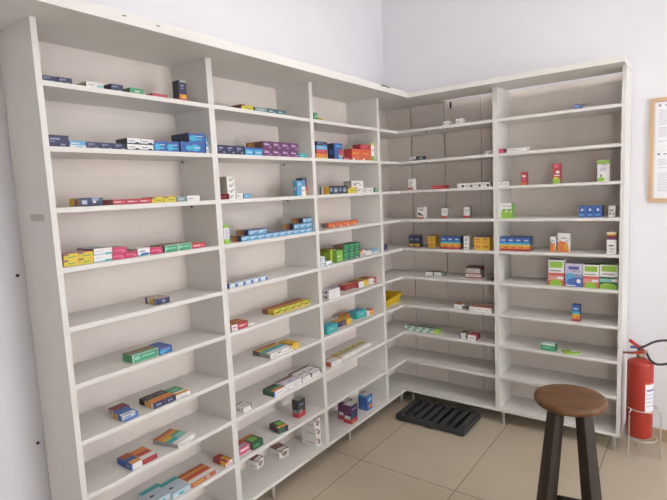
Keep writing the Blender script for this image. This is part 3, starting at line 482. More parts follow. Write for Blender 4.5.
('A',-0.296,0.020,1.5813,0.0250,0.040,0.0292,0,'green','small green carton by corner divider on third shelf of third bay',''),
('A',-0.729,0.075,1.3768,0.0780,0.050,0.0290,0,'orange_row','leftmost orange carton in a row on fourth shelf of third bay','third bay fourth shelf cartons orange row'),
('A',-0.650,0.075,1.3768,0.0780,0.050,0.0290,0,'orange_row','second orange carton in a row on fourth shelf of third bay','third bay fourth shelf cartons orange row'),
('A',-0.571,0.075,1.3768,0.0780,0.050,0.0290,0,'orange_row','third orange carton in a row on fourth shelf of third bay','third bay fourth shelf cartons orange row'),
('A',-0.492,0.075,1.3768,0.0780,0.050,0.0290,0,'orange_row','rightmost orange carton in a row on fourth shelf of third bay','third bay fourth shelf cartons orange row'),
('A',-0.924,0.010,1.1683,0.0388,0.050,0.0268,0,'white_tealstripe','lower pale teal striped carton on fifth shelf of third bay',''),
('A',-0.922,0.010,1.1951,0.0388,0.050,0.0291,0,'white_tealstripe','upper pale teal striped carton on fifth shelf of third bay',''),
('A',-0.873,0.008,1.1683,0.0576,0.050,0.0248,0,'white_teal','low white and teal carton on fifth shelf of third bay',''),
('A',-0.746,0.065,1.1683,0.0570,0.090,0.0771,0,'lime_olive','tall yellow-green carton with olive end on fifth shelf of third bay',''),
('A',-0.726,0.030,1.1683,0.0685,0.060,0.0708,0,'lightgreen','tall light green carton on fifth shelf of third bay',''),
('A',-0.657,0.030,1.1683,0.0597,0.080,0.0484,0,'darkgreen','left dark green carton in lower row on fifth shelf of third bay','third bay fifth shelf cartons darkgreen'),
('A',-0.596,0.030,1.1683,0.0597,0.080,0.0484,0,'darkgreen','middle dark green carton in lower row on fifth shelf of third bay','third bay fifth shelf cartons darkgreen'),
('A',-0.535,0.030,1.1683,0.0597,0.080,0.0484,0,'darkgreen','right dark green carton in lower row on fifth shelf of third bay','third bay fifth shelf cartons darkgreen'),
('A',-0.653,0.030,1.2167,0.0597,0.080,0.0483,0,'darkgreen','left dark green carton in upper row on fifth shelf of third bay','third bay fifth shelf cartons darkgreen'),
('A',-0.592,0.030,1.2167,0.0597,0.080,0.0483,0,'darkgreen','middle dark green carton in upper row on fifth shelf of third bay','third bay fifth shelf cartons darkgreen'),
('A',-0.531,0.030,1.2167,0.0597,0.080,0.0483,0,'darkgreen','right dark green carton in upper row on fifth shelf of third bay','third bay fifth shelf cartons darkgreen'),
('A',-0.457,0.040,1.1683,0.0543,0.080,0.0396,0,'red_yellow','small red and yellow carton on fifth shelf of third bay',''),
('A',-0.400,0.030,1.1683,0.0783,0.060,0.0267,0,'white','low white carton in the middle on fifth shelf of third bay',''),
('A',-0.339,0.030,1.1683,0.0364,0.060,0.0299,0,'sky_white','left light blue and white carton on fifth shelf of third bay','third bay fifth shelf cartons sky white'),
('A',-0.301,0.030,1.1683,0.0364,0.060,0.0299,0,'sky_white','right light blue and white carton on fifth shelf of third bay','third bay fifth shelf cartons sky white'),
('A',-0.854,0.012,0.9633,0.0557,0.060,0.0279,0,'white_graymark','lower left white carton of block on sixth shelf of third bay','third bay sixth shelf cartons white graymark'),
('A',-0.797,0.012,0.9633,0.0557,0.060,0.0279,0,'white_graymark','lower right white carton of block on sixth shelf of third bay','third bay sixth shelf cartons white graymark'),
('A',-0.852,0.012,0.9912,0.0557,0.060,0.0279,0,'white_graymark','upper left white carton of block on sixth shelf of third bay','third bay sixth shelf cartons white graymark'),
('A',-0.795,0.012,0.9912,0.0557,0.060,0.0279,0,'white_graymark','upper right white carton of block on sixth shelf of third bay','third bay sixth shelf cartons white graymark'),
('A',-0.536,0.080,0.9633,0.1641,0.050,0.0331,0,'crimson','long dark red carton on sixth shelf of third bay',''),
('A',-0.472,0.050,0.9633,0.0616,0.090,0.0361,0,'white_redtop','white fronted carton with red top on sixth shelf of third bay',''),
('A',-0.413,0.050,0.9633,0.0498,0.090,0.0366,0,'gold','yellow fronted carton between white ones on sixth shelf of third bay',''),
('A',-0.352,0.050,0.9633,0.0640,0.090,0.0371,0,'white_redtop','white fronted carton beside pink-red one on sixth shelf of third bay',''),
('A',-0.300,0.050,0.9633,0.0332,0.090,0.0375,0,'red_pink','pink-red carton at right of row on sixth shelf of third bay',''),
('A',-0.843,0.023,0.7543,0.1067,0.060,0.0468,0,'teal','left turquoise carton on seventh shelf of third bay',''),
('A',-0.694,0.057,0.7543,0.0863,0.070,0.0309,0,'navy_goldtop','dark purple carton with golden top on seventh shelf of third bay',''),
('A',-0.631,0.048,0.7543,0.0576,0.050,0.0326,0,'gold','small yellow carton right of purple one on seventh shelf of third bay',''),
('A',-0.525,0.120,0.7543,0.0811,0.060,0.0339,0,'orange_yellow','orange carton behind the others on seventh shelf of third bay',''),
('A',-0.464,0.062,0.7543,0.1162,0.070,0.0476,0,'teal','right turquoise carton on seventh shelf of third bay',''),
('A',-0.401,0.050,0.7543,0.0342,0.050,0.0310,0,'white','small white carton by turquoise one on seventh shelf of third bay',''),
('A',-0.355,0.050,0.7543,0.0504,0.060,0.0320,0,'orange_yellow','small orange carton at right end on seventh shelf of third bay',''),
('A',-0.830,0.020,0.5498,0.1108,0.070,0.0251,0,'white_orange','white carton with orange marks at left on eighth shelf of third bay',''),
('A',-0.714,0.036,0.5498,0.0674,0.080,0.0201,0,'white_yellowtop','leftmost thin white carton with yellow top on eighth shelf of third bay','third bay eighth shelf cartons white yellowtop'),
('A',-0.645,0.036,0.5498,0.0674,0.080,0.0201,0,'white_yellowtop','second thin white carton with yellow top on eighth shelf of third bay','third bay eighth shelf cartons white yellowtop'),
('A',-0.577,0.036,0.5498,0.0674,0.080,0.0201,0,'white_yellowtop','third thin white carton with yellow top on eighth shelf of third bay','third bay eighth shelf cartons white yellowtop'),
('A',-0.508,0.036,0.5498,0.0674,0.080,0.0201,0,'white_yellowtop','fourth thin white carton with yellow top on eighth shelf of third bay','third bay eighth shelf cartons white yellowtop'),
('A',-0.440,0.036,0.5498,0.0674,0.080,0.0201,0,'white_yellowtop','rightmost thin white carton with yellow top on eighth shelf of third bay','third bay eighth shelf cartons white yellowtop'),
('A',-0.656,0.024,0.1103,0.0731,0.060,0.1215,0,'purple_red','front purple and red upright carton on bottom shelf of third bay',''),
('A',-0.629,0.086,0.1103,0.0732,0.060,0.1236,0,'purple_red','rear purple and red upright carton on bottom shelf of third bay',''),
('A',-0.441,0.042,0.1103,0.0680,0.070,0.1067,0,'blue_orange','upright blue carton with orange dot on bottom shelf of third bay',''),
('A',-0.131,0.060,1.1683,0.0631,0.050,0.0357,0,'navy','small navy carton beside left divider on fifth shelf of corner bay',''),
('B',0.348,0.030,1.9993,0.0426,0.060,0.0301,0,'white','left plain white carton on top shelf of corner bay',''),
('B',0.441,0.030,1.9993,0.0446,0.060,0.0347,0,'white','right plain white carton on top shelf of corner bay',''),
('B',0.091,0.030,1.7863,0.0531,0.050,0.0291,0,'white_navy','white carton with navy lettering on second shelf of corner bay',''),
('B',0.156,0.030,1.7863,0.0318,0.050,0.0274,0,'dark_teal','small dark carton on second shelf of corner bay',''),
('B',0.630,0.030,1.7863,0.0384,0.060,0.0227,0,'white_blackfig','white carton with black figure at right on second shelf of corner bay',''),
('B',0.064,0.040,1.5813,0.0389,0.050,0.0813,0,'white_orangefoot','upright white carton with orange foot on third shelf of corner bay',''),
('B',0.281,0.040,1.5813,0.0992,0.060,0.0245,0,'red','flat red carton on third shelf of corner bay',''),
('B',0.445,0.030,1.5813,0.0552,0.070,0.0299,0,'white_blackfig','leftmost white carton with dark marks on third shelf of corner bay','corner bay third shelf cartons white blackfig'),
('B',0.502,0.030,1.5813,0.0552,0.070,0.0299,0,'white_blackfig','second white carton with dark marks on third shelf of corner bay','corner bay third shelf cartons white blackfig'),
('B',0.558,0.030,1.5813,0.0552,0.070,0.0299,0,'white_blackfig','third white carton with dark marks on third shelf of corner bay','corner bay third shelf cartons white blackfig'),
('B',0.614,0.030,1.5813,0.0552,0.070,0.0299,0,'white_blackfig','rightmost white carton with dark marks on third shelf of corner bay','corner bay third shelf cartons white blackfig'),
('B',0.118,0.080,1.3768,0.0569,0.050,0.0802,0,'white_greenred','upright white carton with green and red on fourth shelf of corner bay',''),
('B',0.301,0.080,1.3768,0.0448,0.050,0.0750,0,'white_redfoot','left of two upright white cartons, red foot on fourth shelf of corner bay',''),
('B',0.461,0.080,1.3768,0.0412,0.050,0.0797,0,'white_redfoot','right of two upright white cartons, red foot on fourth shelf of corner bay',''),
('B',0.047,0.065,1.1683,0.0431,0.050,0.0860,0,'navy_gold_up','left upright navy and gold carton on fifth shelf of corner bay','corner bay fifth shelf cartons navy gold up'),
('B',0.092,0.065,1.1683,0.0431,0.050,0.0860,0,'navy_gold_up','right upright navy and gold carton on fifth shelf of corner bay','corner bay fifth shelf cartons navy gold up'),
('B',0.202,0.074,1.1683,0.0549,0.060,0.0887,0,'yellow_up','lone upright yellow carton on fifth shelf of corner bay',''),
('B',0.313,0.030,1.1683,0.0475,0.060,0.0868,0,'blue_sunset','left blue and orange upright carton on fifth shelf of corner bay','corner bay fifth shelf cartons blue sunset'),
('B',0.362,0.030,1.1683,0.0475,0.060,0.0868,0,'blue_sunset','middle blue and orange upright carton on fifth shelf of corner bay','corner bay fifth shelf cartons blue sunset'),
('B',0.411,0.030,1.1683,0.0475,0.060,0.0868,0,'blue_sunset','right blue and orange upright carton on fifth shelf of corner bay','corner bay fifth shelf cartons blue sunset'),
('B',0.476,0.030,1.1683,0.0366,0.050,0.0892,0,'white_bluedot','upright white carton between blue and yellow on fifth shelf of corner bay',''),
('B',0.555,0.030,1.1683,0.0525,0.060,0.0888,0,'yellow_up','left upright yellow carton of right pair on fifth shelf of corner bay','corner bay fifth shelf cartons yellow up'),
('B',0.608,0.030,1.1683,0.0525,0.060,0.0888,0,'yellow_up','right upright yellow carton of right pair on fifth shelf of corner bay','corner bay fifth shelf cartons yellow up'),
('B',0.168,0.092,0.9633,0.0579,0.060,0.0249,0,'white_graytop','left low white carton on sixth shelf of corner bay',''),
('B',0.231,0.097,0.9633,0.0559,0.060,0.0246,0,'white_graytop','right low white carton, gray end, on sixth shelf of corner bay',''),
('B',0.495,0.098,0.9633,0.1122,0.050,0.0277,0,'white_redstripe','lowest flat white and red carton on sixth shelf of corner bay',''),
('B',0.491,0.098,0.9910,0.1037,0.080,0.0249,0,'white_redstripe','middle flat white and red carton on sixth shelf of corner bay',''),
('B',0.492,0.098,1.0160,0.1036,0.080,0.0249,0,'maroon_white','topmost maroon edged flat carton on sixth shelf of corner bay',''),
('B',0.626,0.041,0.9633,0.0321,0.050,0.0147,0,'gray_dark','thin dark gray packet on sixth shelf of corner bay',''),
('B',0.405,0.035,0.7543,0.0554,0.070,0.0296,0,'white_orangetop','white carton with orange top, apart at left, on seventh shelf of corner bay',''),
('B',0.451,0.037,0.7543,0.0295,0.070,0.0154,0,'gray_dark','small black packet on seventh shelf of corner bay',''),
('B',0.519,0.012,0.7543,0.0493,0.070,0.0299,0,'white_orangetop','left of three white cartons with orange tops on seventh shelf of corner bay','corner bay seventh shelf cartons white orangetop'),
('B',0.569,0.012,0.7543,0.0493,0.070,0.0299,0,'white_orangetop','middle of three white cartons with orange tops on seventh shelf of corner bay','corner bay seventh shelf cartons white orangetop'),
('B',0.620,0.012,0.7543,0.0493,0.070,0.0299,0,'white_orangetop','right of three white cartons with orange tops on seventh shelf of corner bay','corner bay seventh shelf cartons white orangetop'),
('B',0.009,0.049,0.5498,0.0567,0.060,0.0286,0,'white_greenwave','leftmost white carton with green wave on eighth shelf of corner bay','corner bay eighth shelf cartons white greenwave'),
('B',0.067,0.049,0.5498,0.0567,0.060,0.0286,0,'white_greenwave','second white carton with green wave on eighth shelf of corner bay','corner bay eighth shelf cartons white greenwave'),
('B',0.125,0.049,0.5498,0.0567,0.060,0.0286,0,'white_greenwave','third white carton with green wave on eighth shelf of corner bay','corner bay eighth shelf cartons white greenwave'),
('B',0.183,0.049,0.5498,0.0567,0.060,0.0286,0,'white_greenwave','rightmost white carton with green wave on eighth shelf of corner bay','corner bay eighth shelf cartons white greenwave'),
('B',0.231,0.044,0.5498,0.0275,0.060,0.0279,0,'lime','small lime carton on eighth shelf of corner bay',''),
('B',0.445,0.023,0.5498,0.0412,0.060,0.0396,0,'white_blacktop','white carton with dark green top on eighth shelf of corner bay',''),
('B',0.510,0.012,0.5498,0.0577,0.080,0.0349,0,'white_pinktop','white carton with dusty red top on eighth shelf of corner bay',''),
('B',1.153,0.030,1.9993,0.0373,0.040,0.0268,0,'blue_violet','small violet blue carton on top shelf of right bay',''),
('B',1.190,0.030,1.9993,0.0103,0.030,0.0100,0,'sky_white','tiny pale carton beside violet one on top shelf of right bay',''),
('B',0.718,0.020,1.7863,0.0322,0.060,0.0272,0,'magenta','magenta carton at left on second shelf of right bay',''),
('B',0.813,0.020,1.7863,0.1199,0.060,0.0255,0,'white','long white carton on second shelf of right bay',''),
('B',0.717,0.020,1.5813,0.0302,0.050,0.0288,0,'white_gray','left small white carton on third shelf of right bay','right bay third shelf cartons white gray'),
('B',0.749,0.020,1.5813,0.0302,0.050,0.0288,0,'white_gray','right small white carton on third shelf of right bay','right bay third shelf cartons white gray'),
('B',0.849,0.040,1.5813,0.0333,0.030,0.0799,0,'red_orangefoot','small upright red carton with orange foot on third shelf of right bay',''),
('B',1.039,0.040,1.5813,0.0422,0.035,0.1184,0,'red_limefoot','tall upright red carton with lime foot on third shelf of right bay',''),
('B',1.288,0.040,1.5813,0.0619,0.050,0.1215,0,'white_limetop','upright white carton with lime top on third shelf of right bay',''),
('B',0.718,0.060,1.3768,0.0320,0.060,0.0935,0,'white_limewave','left upright white and lime carton on fourth shelf of right bay','right bay fourth shelf cartons white limewave'),
('B',0.751,0.060,1.3768,0.0320,0.060,0.0935,0,'white_limewave','right upright white and lime carton on fourth shelf of right bay','right bay fourth shelf cartons white limewave'),
('B',1.180,0.050,1.3768,0.0404,0.050,0.0662,0,'blue_dot','left blue carton with white dot on fourth shelf of right bay','right bay fourth shelf cartons blue dot'),
('B',1.222,0.050,1.3768,0.0404,0.050,0.0662,0,'blue_dot','middle blue carton with white dot on fourth shelf of right bay','right bay fourth shelf cartons blue dot'),
('B',1.263,0.050,1.3768,0.0404,0.050,0.0662,0,'blue_dot','right blue carton with white dot on fourth shelf of right bay','right bay fourth shelf cartons blue dot'),
('B',1.332,0.050,1.3768,0.0362,0.050,0.0648,0,'white_gray','small upright white carton by end panel on fourth shelf of right bay',''),
('B',0.725,0.025,1.1683,0.0462,0.060,0.0892,0,'blue_sunset','leftmost upright blue and orange carton on fifth shelf of right bay','right bay fifth shelf cartons blue sunset'),
('B',0.773,0.025,1.1683,0.0462,0.060,0.0892,0,'blue_sunset','second upright blue and orange carton on fifth shelf of right bay','right bay fifth shelf cartons blue sunset'),
('B',0.820,0.025,1.1683,0.0462,0.060,0.0892,0,'blue_sunset','third upright blue and orange carton on fifth shelf of right bay','right bay fifth shelf cartons blue sunset'),
('B',0.867,0.025,1.1683,0.0462,0.060,0.0892,0,'blue_sunset','rightmost upright blue and orange carton on fifth shelf of right bay','right bay fifth shelf cartons blue sunset'),
('B',1.018,0.050,1.1683,0.0326,0.030,0.0922,0,'white_orangearc','small upright white and orange carton on fifth shelf of right bay',''),
('B',1.077,0.050,1.1683,0.0640,0.050,0.1155,0,'white_orangearc','large upright white and orange carton on fifth shelf of right bay',''),
('B',1.338,0.012,1.1683,0.0481,0.060,0.1256,0,'white_purpleband','tall white carton with purple and gold top on fifth shelf of right bay',''),
('B',1.041,0.030,0.9633,0.0897,0.060,0.1576,0,'lime_pink','tallest lime and pink carton on sixth shelf of right bay',''),
('B',1.139,0.030,0.9633,0.0956,0.060,0.1395,0,'lilac_wave','lilac carton with blue wave on sixth shelf of right bay',''),
('B',1.232,0.030,0.9633,0.0847,0.060,0.1370,0,'lime_pink','lime and pink carton right of lilac one on sixth shelf of right bay',''),
('B',1.323,0.030,0.9633,0.0913,0.060,0.1403,0,'lime_green','lime and dark green carton on sixth shelf of right bay',''),
('B',1.155,0.021,0.7543,0.0430,0.045,0.1005,0,'blue_sunset','lone upright blue and orange carton on seventh shelf of right bay',''),
('B',0.998,0.012,0.5498,0.0834,0.060,0.0460,0,'green_palecap','green carton with pale top on eighth shelf of right bay',''),
('B',1.137,0.012,0.5498,0.0892,0.070,0.0080,25,'lime_sheet','flat lime packet on eighth shelf of right bay',''),
]

def soft(h, f=.84, g=148):
    return ''.join('%02x' % round(int(h[i:i+2], 16)*f+g*(1-f)) for i in (0, 2, 4))  # grays each print colour, putting haze into the colour itself
def pmat(k): return mat('carton_print_'+str(list(P).index(k)), soft(P[k]) if k != 'wh' else P[k], .5, .04, 60.)
def carton_mesh(w, d, h, des):
    body, top, end, fd, td, ed = D[des]
    bm = bmesh.new(); slots = []
    def slot(k):
        if k not in slots: slots.append(k)
        return slots.index(k)
    x0, x1 = -w/2, w/2
    c = [bm.verts.new(p) for p in ((x0, 0, 0), (x1, 0, 0), (x1, d, 0), (x0, d, 0), (x0, 0, h), (x1, 0, h), (x1, d, h), (x0, d, h))]
    for f, kx in (((0, 3, 2, 1), body), ((4, 5, 6, 7), top), ((0, 1, 5, 4), body), ((1, 2, 6, 5), end), ((2, 3, 7, 6), body), ((3, 0, 4, 7), end)):
        bm.faces.new([c[i] for i in f]).material_index = slot(kx)
    e0 = .00025
    def decal(fn, r, lev):
        u0, v0, u1, v1, k = r[:5]; e = e0+lev*.00006
        if len(r) > 5:
            pts = [((u0+u1)/2+(u1-u0)/2*math.cos(2*PI*q/14), (v0+v1)/2+(v1-v0)/2*math.sin(2*PI*q/14)) for q in range(14)]
        else: pts = [(u0, v0), (u1, v0), (u1, v1), (u0, v1)]
        bm.faces.new([bm.verts.new(fn(u, v, e)) for u, v in pts]).material_index = slot(k)
    for i, r in enumerate(fd): decal(lambda u, v, e: (x0+w*u, -e, h*v), r, i)
    for i, r in enumerate(td): decal(lambda u, v, e: (x0+w*u, d*v, h+e), r, i)
    for i, r in enumerate(ed):
        decal(lambda u, v, e: (x1+e, d*u, h*v), r, i)
        u0, v0, u1, v1 = r[:4]
        decal(lambda u, v, e: (x0-e, d*(1-u), h*v), (1-u1, v0, 1-u0, v1)+tuple(r[4:]), i)
    me = bpy.data.meshes.new('medicine_carton'); bm.to_mesh(me); bm.free()
    for k in slots: me.materials.append(pmat(k))
    return me
for face, u, dd, z, w, dep, h, rot, des, label, grp in ROWS:
    o = link('medicine_carton', carton_mesh(w, dep, h, des))
    if face == 'A': o.location = (-dd, u, z); o.rotation_euler = (0, 0, PI/2+math.radians(rot))
    else: o.location = (u, dd, z); o.rotation_euler = (0, 0, math.radians(rot))
    tag(o, label, 'box', grp or None)

# ------------------------------------------------------------------ yellow bin in the corner
yb = thing('storage_bin', 'yellow plastic open-front bin on the seventh shelf in the corner', 'bin', (-.13, -.14, ZS[7]+T/2+.0003))
def bin_bm():
    bm = bmesh.new(); n = 4
    # bottom / rim outlines (x, y); tapered walls with real thickness, low lip at the -y end
    B = [(-.06, 0), (.06, 0), (.06, .2), (-.06, .2)]; R_ = [(-.075, -.02), (.075, -.02), (.075, .222), (-.075, .222)]
    zt = [.045, .045, .068, .068]
    o1 = [bm.verts.new((x, y, 0)) for x, y in B]; o2 = [bm.verts.new((x, y, zt[i])) for i, (x, y) in enumerate(R_)]
    s = .955
    cy = .1
    i1 = [bm.verts.new((x*s, cy+(y-cy)*s, .003)) for x, y in B]; i2 = [bm.verts.new((x*s, cy+(y-cy)*s, zt[i])) for i, (x, y) in enumerate(R_)]
    bm.faces.new(o1[::-1]); bm.faces.new(i1)
    for k in range(n):
        j = (k+1) % n
        bm.faces.new((o1[k], o1[j], o2[j], o2[k])); bm.faces.new((i1[j], i1[k], i2[k], i2[j])); bm.faces.new((o2[k], o2[j], i2[j], i2[k]))
    return bm
obj('tub', bin_bm(), M_yel, yb)
bm = bmesh.new(); rim = [(-.077, -.022, .045), (.077, -.022, .045), (.077, .224, .069), (-.077, .224, .069)]
tube(rim, .0035, 8, bm, True); obj('rim', bm, M_yel, yb)
obj('label_lip', nb(-.035, -.026, .016, .035, -.0185, .036), mat('bin_lip', 'a8442c', .5), yb)

# ------------------------------------------------------------------ black pallet grate on the floor
pl = thing('plastic_pallet', 'black slatted plastic pallet lying on the floor at the inner corner', 'pallet', (.318, -.14, 0))
W2, D2 = .248, .15
bm = bmesh.new()
box(bm, -W2, -D2, .008, W2, -D2+.022, .044, bev=.003); box(bm, -W2, D2-.022, .008, W2, D2, .044, bev=.003)
box(bm, -W2, -D2+.02, .008, -W2+.02, D2-.02, .044, bev=.003); box(bm, W2-.02, -D2+.02, .008, W2, D2-.02, .044, bev=.003)
obj('frame', bm, M_pal, pl)
obj('base_tray', nb(-W2+.005, -D2+.005, .008, W2-.005, D2-.005, .014), M_pal, pl)
for i in range(8):
    x = -W2+.034+i*(2*W2-.068)/7
    obj('slat', nb(x-.019, -D2+.004, .030, x+.019, D2-.004, .052, bev=.006), M_pal, pl)
for sx in (-1, 0, 1):
    for sy in (-1, 1): obj('foot', nb(sx*(W2-.04)-.03, sy*(D2-.03)-.025, 0, sx*(W2-.04)+.03, sy*(D2-.03)+.025, .009), M_pal, pl)

# ------------------------------------------------------------------ stool
SX, SY, SH = 1.332, -1.045, .717
st = thing('wooden_stool', 'dark brown round wooden stool standing in front of the right shelf unit', 'stool', (SX, SY, 0), math.radians(11.2))
obj('seat', lathe([(.115, SH-.038), (.130, SH-.034), (.137, SH-.024), (.138, SH-.014), (.134, SH-.004), (.126, SH-.0005), (.06, SH-.002), (.01, SH-.003)], 64), M_stool, st, True)
LEGT, LEGB = .070, .155
for k4 in range(4):
    a = PI/4+k4*PI/2
    t = Vector((LEGT*math.cos(a), LEGT*math.sin(a), SH-.036)); b = Vector((LEGB*math.cos(a), LEGB*math.sin(a), 0))
    bm = bmesh.new()
    for f0, f1 in ((0, 1),):
        rings = []
        for q in range(7):
            f = q/6; c = t.lerp(b, f); hw = .026+.008*f
            ring = []
            for m_ in range(16):
                th = 2*PI*m_/16; ct, sn = math.cos(th), math.sin(th)
                sq = 1/max(abs(ct), abs(sn)); rr = hw*(.55*sq+.45)
                ring.append(bm.verts.new((c.x+rr*math.cos(th+a), c.y+rr*math.sin(th+a), c.z)))
            rings.append(ring)
        for p, q in zip(rings, rings[1:]):
            for m_ in range(16): bm.faces.new((p[m_], p[(m_+1) % 16], q[(m_+1) % 16], q[m_]))
        bm.faces.new(rings[0]); bm.faces.new(rings[-1][::-1])
    obj('leg', bm, M_stoolleg, st, False)
for k4 in range(4):
    a, b_ = PI/4+k4*PI/2, PI/4+(k4+1)*PI/2
    z = .20; f = 1-z/(SH-.036); r = LEGT+(LEGB-LEGT)*f
    obj('stretcher', tube([(r*math.cos(a), r*math.sin(a), z), (r*math.cos(b_), r*math.sin(b_), z)], .014, 12), M_stoolleg, st, True)

# ------------------------------------------------------------------ fire extinguisher on its wire stand
EX, EY = 1.489, .045
sd = thing('extinguisher_stand', 'thin wire floor stand holding the red fire extinguisher', 'stand', (EX, EY, 0))
SR = .076; c0 = (.014, 0)
def ring(z, r, c): return tube([(c[0]+r*math.cos(2*PI*q/40), c[1]+r*math.sin(2*PI*q/40), z) for q in range(40)], .0035, 8, None, True)
obj('upper_ring', ring(.285, SR, c0), M_chr, sd, True)
obj('lower_ring', ring(.1105, SR, c0), M_chr, sd, True)
bm = bmesh.new()
for a in (.3, .3+PI/2):
    tube([(c0[0]-SR*math.cos(a), c0[1]-SR*math.sin(a), .1105), (c0[0]+SR*math.cos(a), c0[1]+SR*math.sin(a), .1105)], .003, 8, bm)
obj('cross_wire', bm, M_chr, sd, True)
for a in (math.radians(232), math.radians(-12), math.radians(110)):
    ca, sa = math.cos(a), math.sin(a)
    pt = [(c0[0]+(SR-.002)*ca, c0[1]+(SR-.002)*sa, .287), (c0[0]+(SR+.012)*ca, c0[1]+(SR+.012)*sa, .275), (c0[0]+(SR+.017)*ca, c0[1]+(SR+.017)*sa, .25), (c0[0]+(SR+.019)*ca, c0[1]+(SR+.019)*sa, .1), (c0[0]+(SR+.021)*ca, c0[1]+(SR+.021)*sa, .0)]
    obj('leg', tube(catmull(pt, 5), .0035, 8), M_chr, sd, True)
ex = thing('fire_extinguisher', 'red fire extinguisher in a wire stand by the white wall', 'fire extinguisher', (EX, EY, .115))
zb = 0
obj('cylinder', lathe([(.05, 0), (.062, .004), (.0655, .012), (.0655, .430), (.064, .439), (.056, .447), (.03, .456), (.021, .462)], 40), M_red, ex, True)
def patch(a0, a1, z0, z1, r, n=14):
    bm = bmesh.new(); A = [a0+(a1-a0)*q/n for q in range(n+1)]
    lo = [bm.verts.new((r*math.cos(a), r*math.sin(a), z0)) for a in A]; hi = [bm.verts.new((r*math.cos(a), r*math.sin(a), z1)) for a in A]
    for q in range(n): bm.faces.new((lo[q], lo[q+1], hi[q+1], hi[q]))
    return bm
lb = obj('label', patch(math.radians(-62), math.radians(30), .165, .325, .0661), M_paper, ex, True)
lb['label'] = 'white instruction label'
obj('print_line', patch(math.radians(-56), math.radians(20), .285, .297, .0664), M_ink2, lb, True)
for z in (.262, .240, .218, .196): obj('print_line', patch(math.radians(-56), math.radians(20), z, z+.007, .0664), M_ink, lb, True)
obj('label_band', patch(math.radians(-64), math.radians(32), .325, .334, .0661), mat('label_orange', 'c8703c', .5), ex, True)
vb = bmesh.new(); lathe([(.021, 0.461), (.021, 0.489), (.015, 0.491), (.015, 0.518), (.018, 0.520), (.018, 0.529)], 20, vb)
tube([(.0, 0, 0.503), (.032, -.006, 0.501)], .009, 12, vb)
obj('valve', vb, M_brass, ex, True)
def bar(p0, p1, wy, th, m, name):
    p0, p1 = Vector(p0), Vector(p1); t = (p1-p0).normalized(); s = Vector((0, 1, 0)); q = t.cross(s).normalized()
    bm = bmesh.new(); vs = []
    for p, f in ((p0, 1.), (p0.lerp(p1, .5), 1.), (p1, .75)):
        vs.append([bm.verts.new(p+s*wy*f*a+q*th*b) for a, b in ((-1, -1), (1, -1), (1, 1), (-1, 1))])
    for a, b in zip(vs, vs[1:]):
        for k_ in range(4): bm.faces.new((a[k_], a[(k_+1) % 4], b[(k_+1) % 4], b[k_]))
    bm.faces.new(vs[0]); bm.faces.new(vs[-1][::-1])
    return obj(name, bm, m, ex)
bar((.018, -.005, 0.499), (-.038, -.012, 0.488), .011, .006, M_red, 'carry_handle')
bar((-.036, -.012, 0.488), (-.086, -.016, 0.485), .009, .0045, mat('handle_dark', '6b2a26', .4), 'handle_grip')
bar((.012, -.006, 0.508), (-.056, -.014, 0.562), .011, .0075, M_red, 'squeeze_lever')
bar((-.020, -.0165, 0.525), (-.050, -.0185, 0.522), .006, .006, M_blue, 'safety_pin')
hs = catmull([(.028, -.005, 0.495), (.05, -.02, 0.460), (.085, -.03, 0.445), (.14, -.03, 0.465), (.175, -.02, 0.518), (.16, -.012, 0.573), (.115, -.008, 0.580), (.065, -.008, 0.565), (.025, -.014, 0.539), (-.006, -.022, 0.521)], 8)
obj('hose', tube(hs, .0065, 12), M_rub, ex, True)
obj('hose_nozzle', tube([(-.004, -.0225, 0.522), (-.016, -.0255, 0.514)], .0085, 12), M_dark, ex, True)

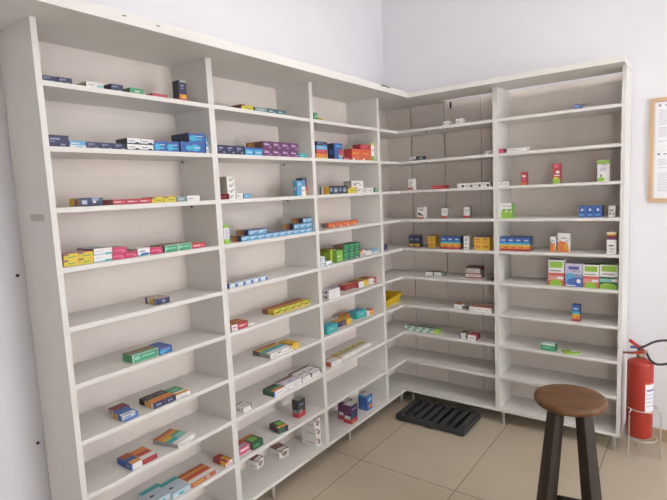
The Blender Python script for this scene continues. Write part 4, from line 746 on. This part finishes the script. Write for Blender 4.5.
# ------------------------------------------------------------------ framed notice on the back wall
fx0, fx1, fz0, fz1 = 1.489, 1.489+.27, 1.447, 2.037
nf = thing('notice_frame', 'light wooden framed board of printed notices on the white wall', 'picture', (0, YW, 0))
fw = .021
for nm, a in (('frame_side', (fx0, -.016, fz0, fx0+fw, 0, fz1)), ('frame_side', (fx1-fw, -.016, fz0, fx1, 0, fz1)), ('frame_rail', (fx0+fw, -.016, fz1-fw, fx1-fw, 0, fz1)), ('frame_rail', (fx0+fw, -.016, fz0, fx1-fw, 0, fz0+fw))):
    obj(nm, nb(*a, bev=.002), M_wood, nf)
obj('backing', nb(fx0+fw, -.006, fz0+fw, fx1-fw, -.001, fz1-fw), mat('backing_card', 'd9d8dd', .7), nf)
for z0, z1 in ((fz0+fw+.003, (fz0+fz1)/2-.002), ((fz0+fz1)/2+.002, fz1-fw-.003)):
    pg = obj('notice_sheet', nb(fx0+fw+.008, -.0072, z0, fx1-fw-.008, -.0061, z1), M_paper, nf)
    bm = bmesh.new(); bm2 = bmesh.new()
    zz = z1-.05; random.seed(int(z0*1000))
    while zz > z0+.03:
        r = random.random()
        if r > .12:
            x1 = fx0+fw+.03+(.13+.05*random.random())*(1 if r > .3 else .5)
            box(bm, fx0+fw+.022, -.0076, zz, x1, -.0072, zz+.0035)
        zz -= .0095
    lathe([(.007, 0), (.007, .0004)], 12, bm2)
    for v in bm2.verts: v.co = Vector((fx0+fw+.026+v.co.x, -.0072-v.co.z, z1-.018+v.co.y))
    box(bm2, fx0+fw+.05, -.0076, z1-.022, fx0+fw+.13, -.0072, z1-.016)
    obj('text_lines', bm, M_ink, pg); obj('letterhead', bm2, M_ink2, pg)

# ------------------------------------------------------------------ lamps
def lamp(x, y, rz, label, e):
    L = thing('ceiling_light', label, 'lamp', (x, y, H), rz, 'ceiling lamps')
    obj('housing', nb(-.62, -.10, -.055, .62, .10, -.0005, bev=.004), M_leg, L)
    obj('diffuser', nb(-.60, -.085, -.075, .60, .085, -.0552, bev=.006), mat('lamp_diffuser', 'fff8f2', .5, 0, emit=e), L)
lamp(1.3, -1.3, 0, 'long white ceiling lamp over the middle of the room', 28.)
# soft daylight through the right window and the added front opening
w = bpy.data.worlds.new('World'); scn.world = w; w.use_nodes = True
bg = w.node_tree.nodes['Background']; bg.inputs[0].default_value = (.97, .98, 1, 1); bg.inputs[1].default_value = 10.

# ------------------------------------------------------------------ camera
cam = bpy.data.cameras.new('Camera'); co = bpy.data.objects.new('Camera', cam); col.objects.link(co)
cam.sensor_width = 36; cam.lens = 501.33/667*36; cam.clip_start = .05
Rm = Matrix(((.8057, -.0294, .5915), (.5904, .1185, -.7984), (-.0467, .9925, .1128)))
co.matrix_world = Matrix.Translation((1.7503, -3.1915, 1.5873)) @ Rm.to_quaternion().to_matrix().to_4x4()
scn.camera = co
vs = scn.view_settings
vs.view_transform = 'Standard'; vs.look = 'None'; vs.exposure = -.34; vs.gamma = 1; vs.use_curve_mapping = False
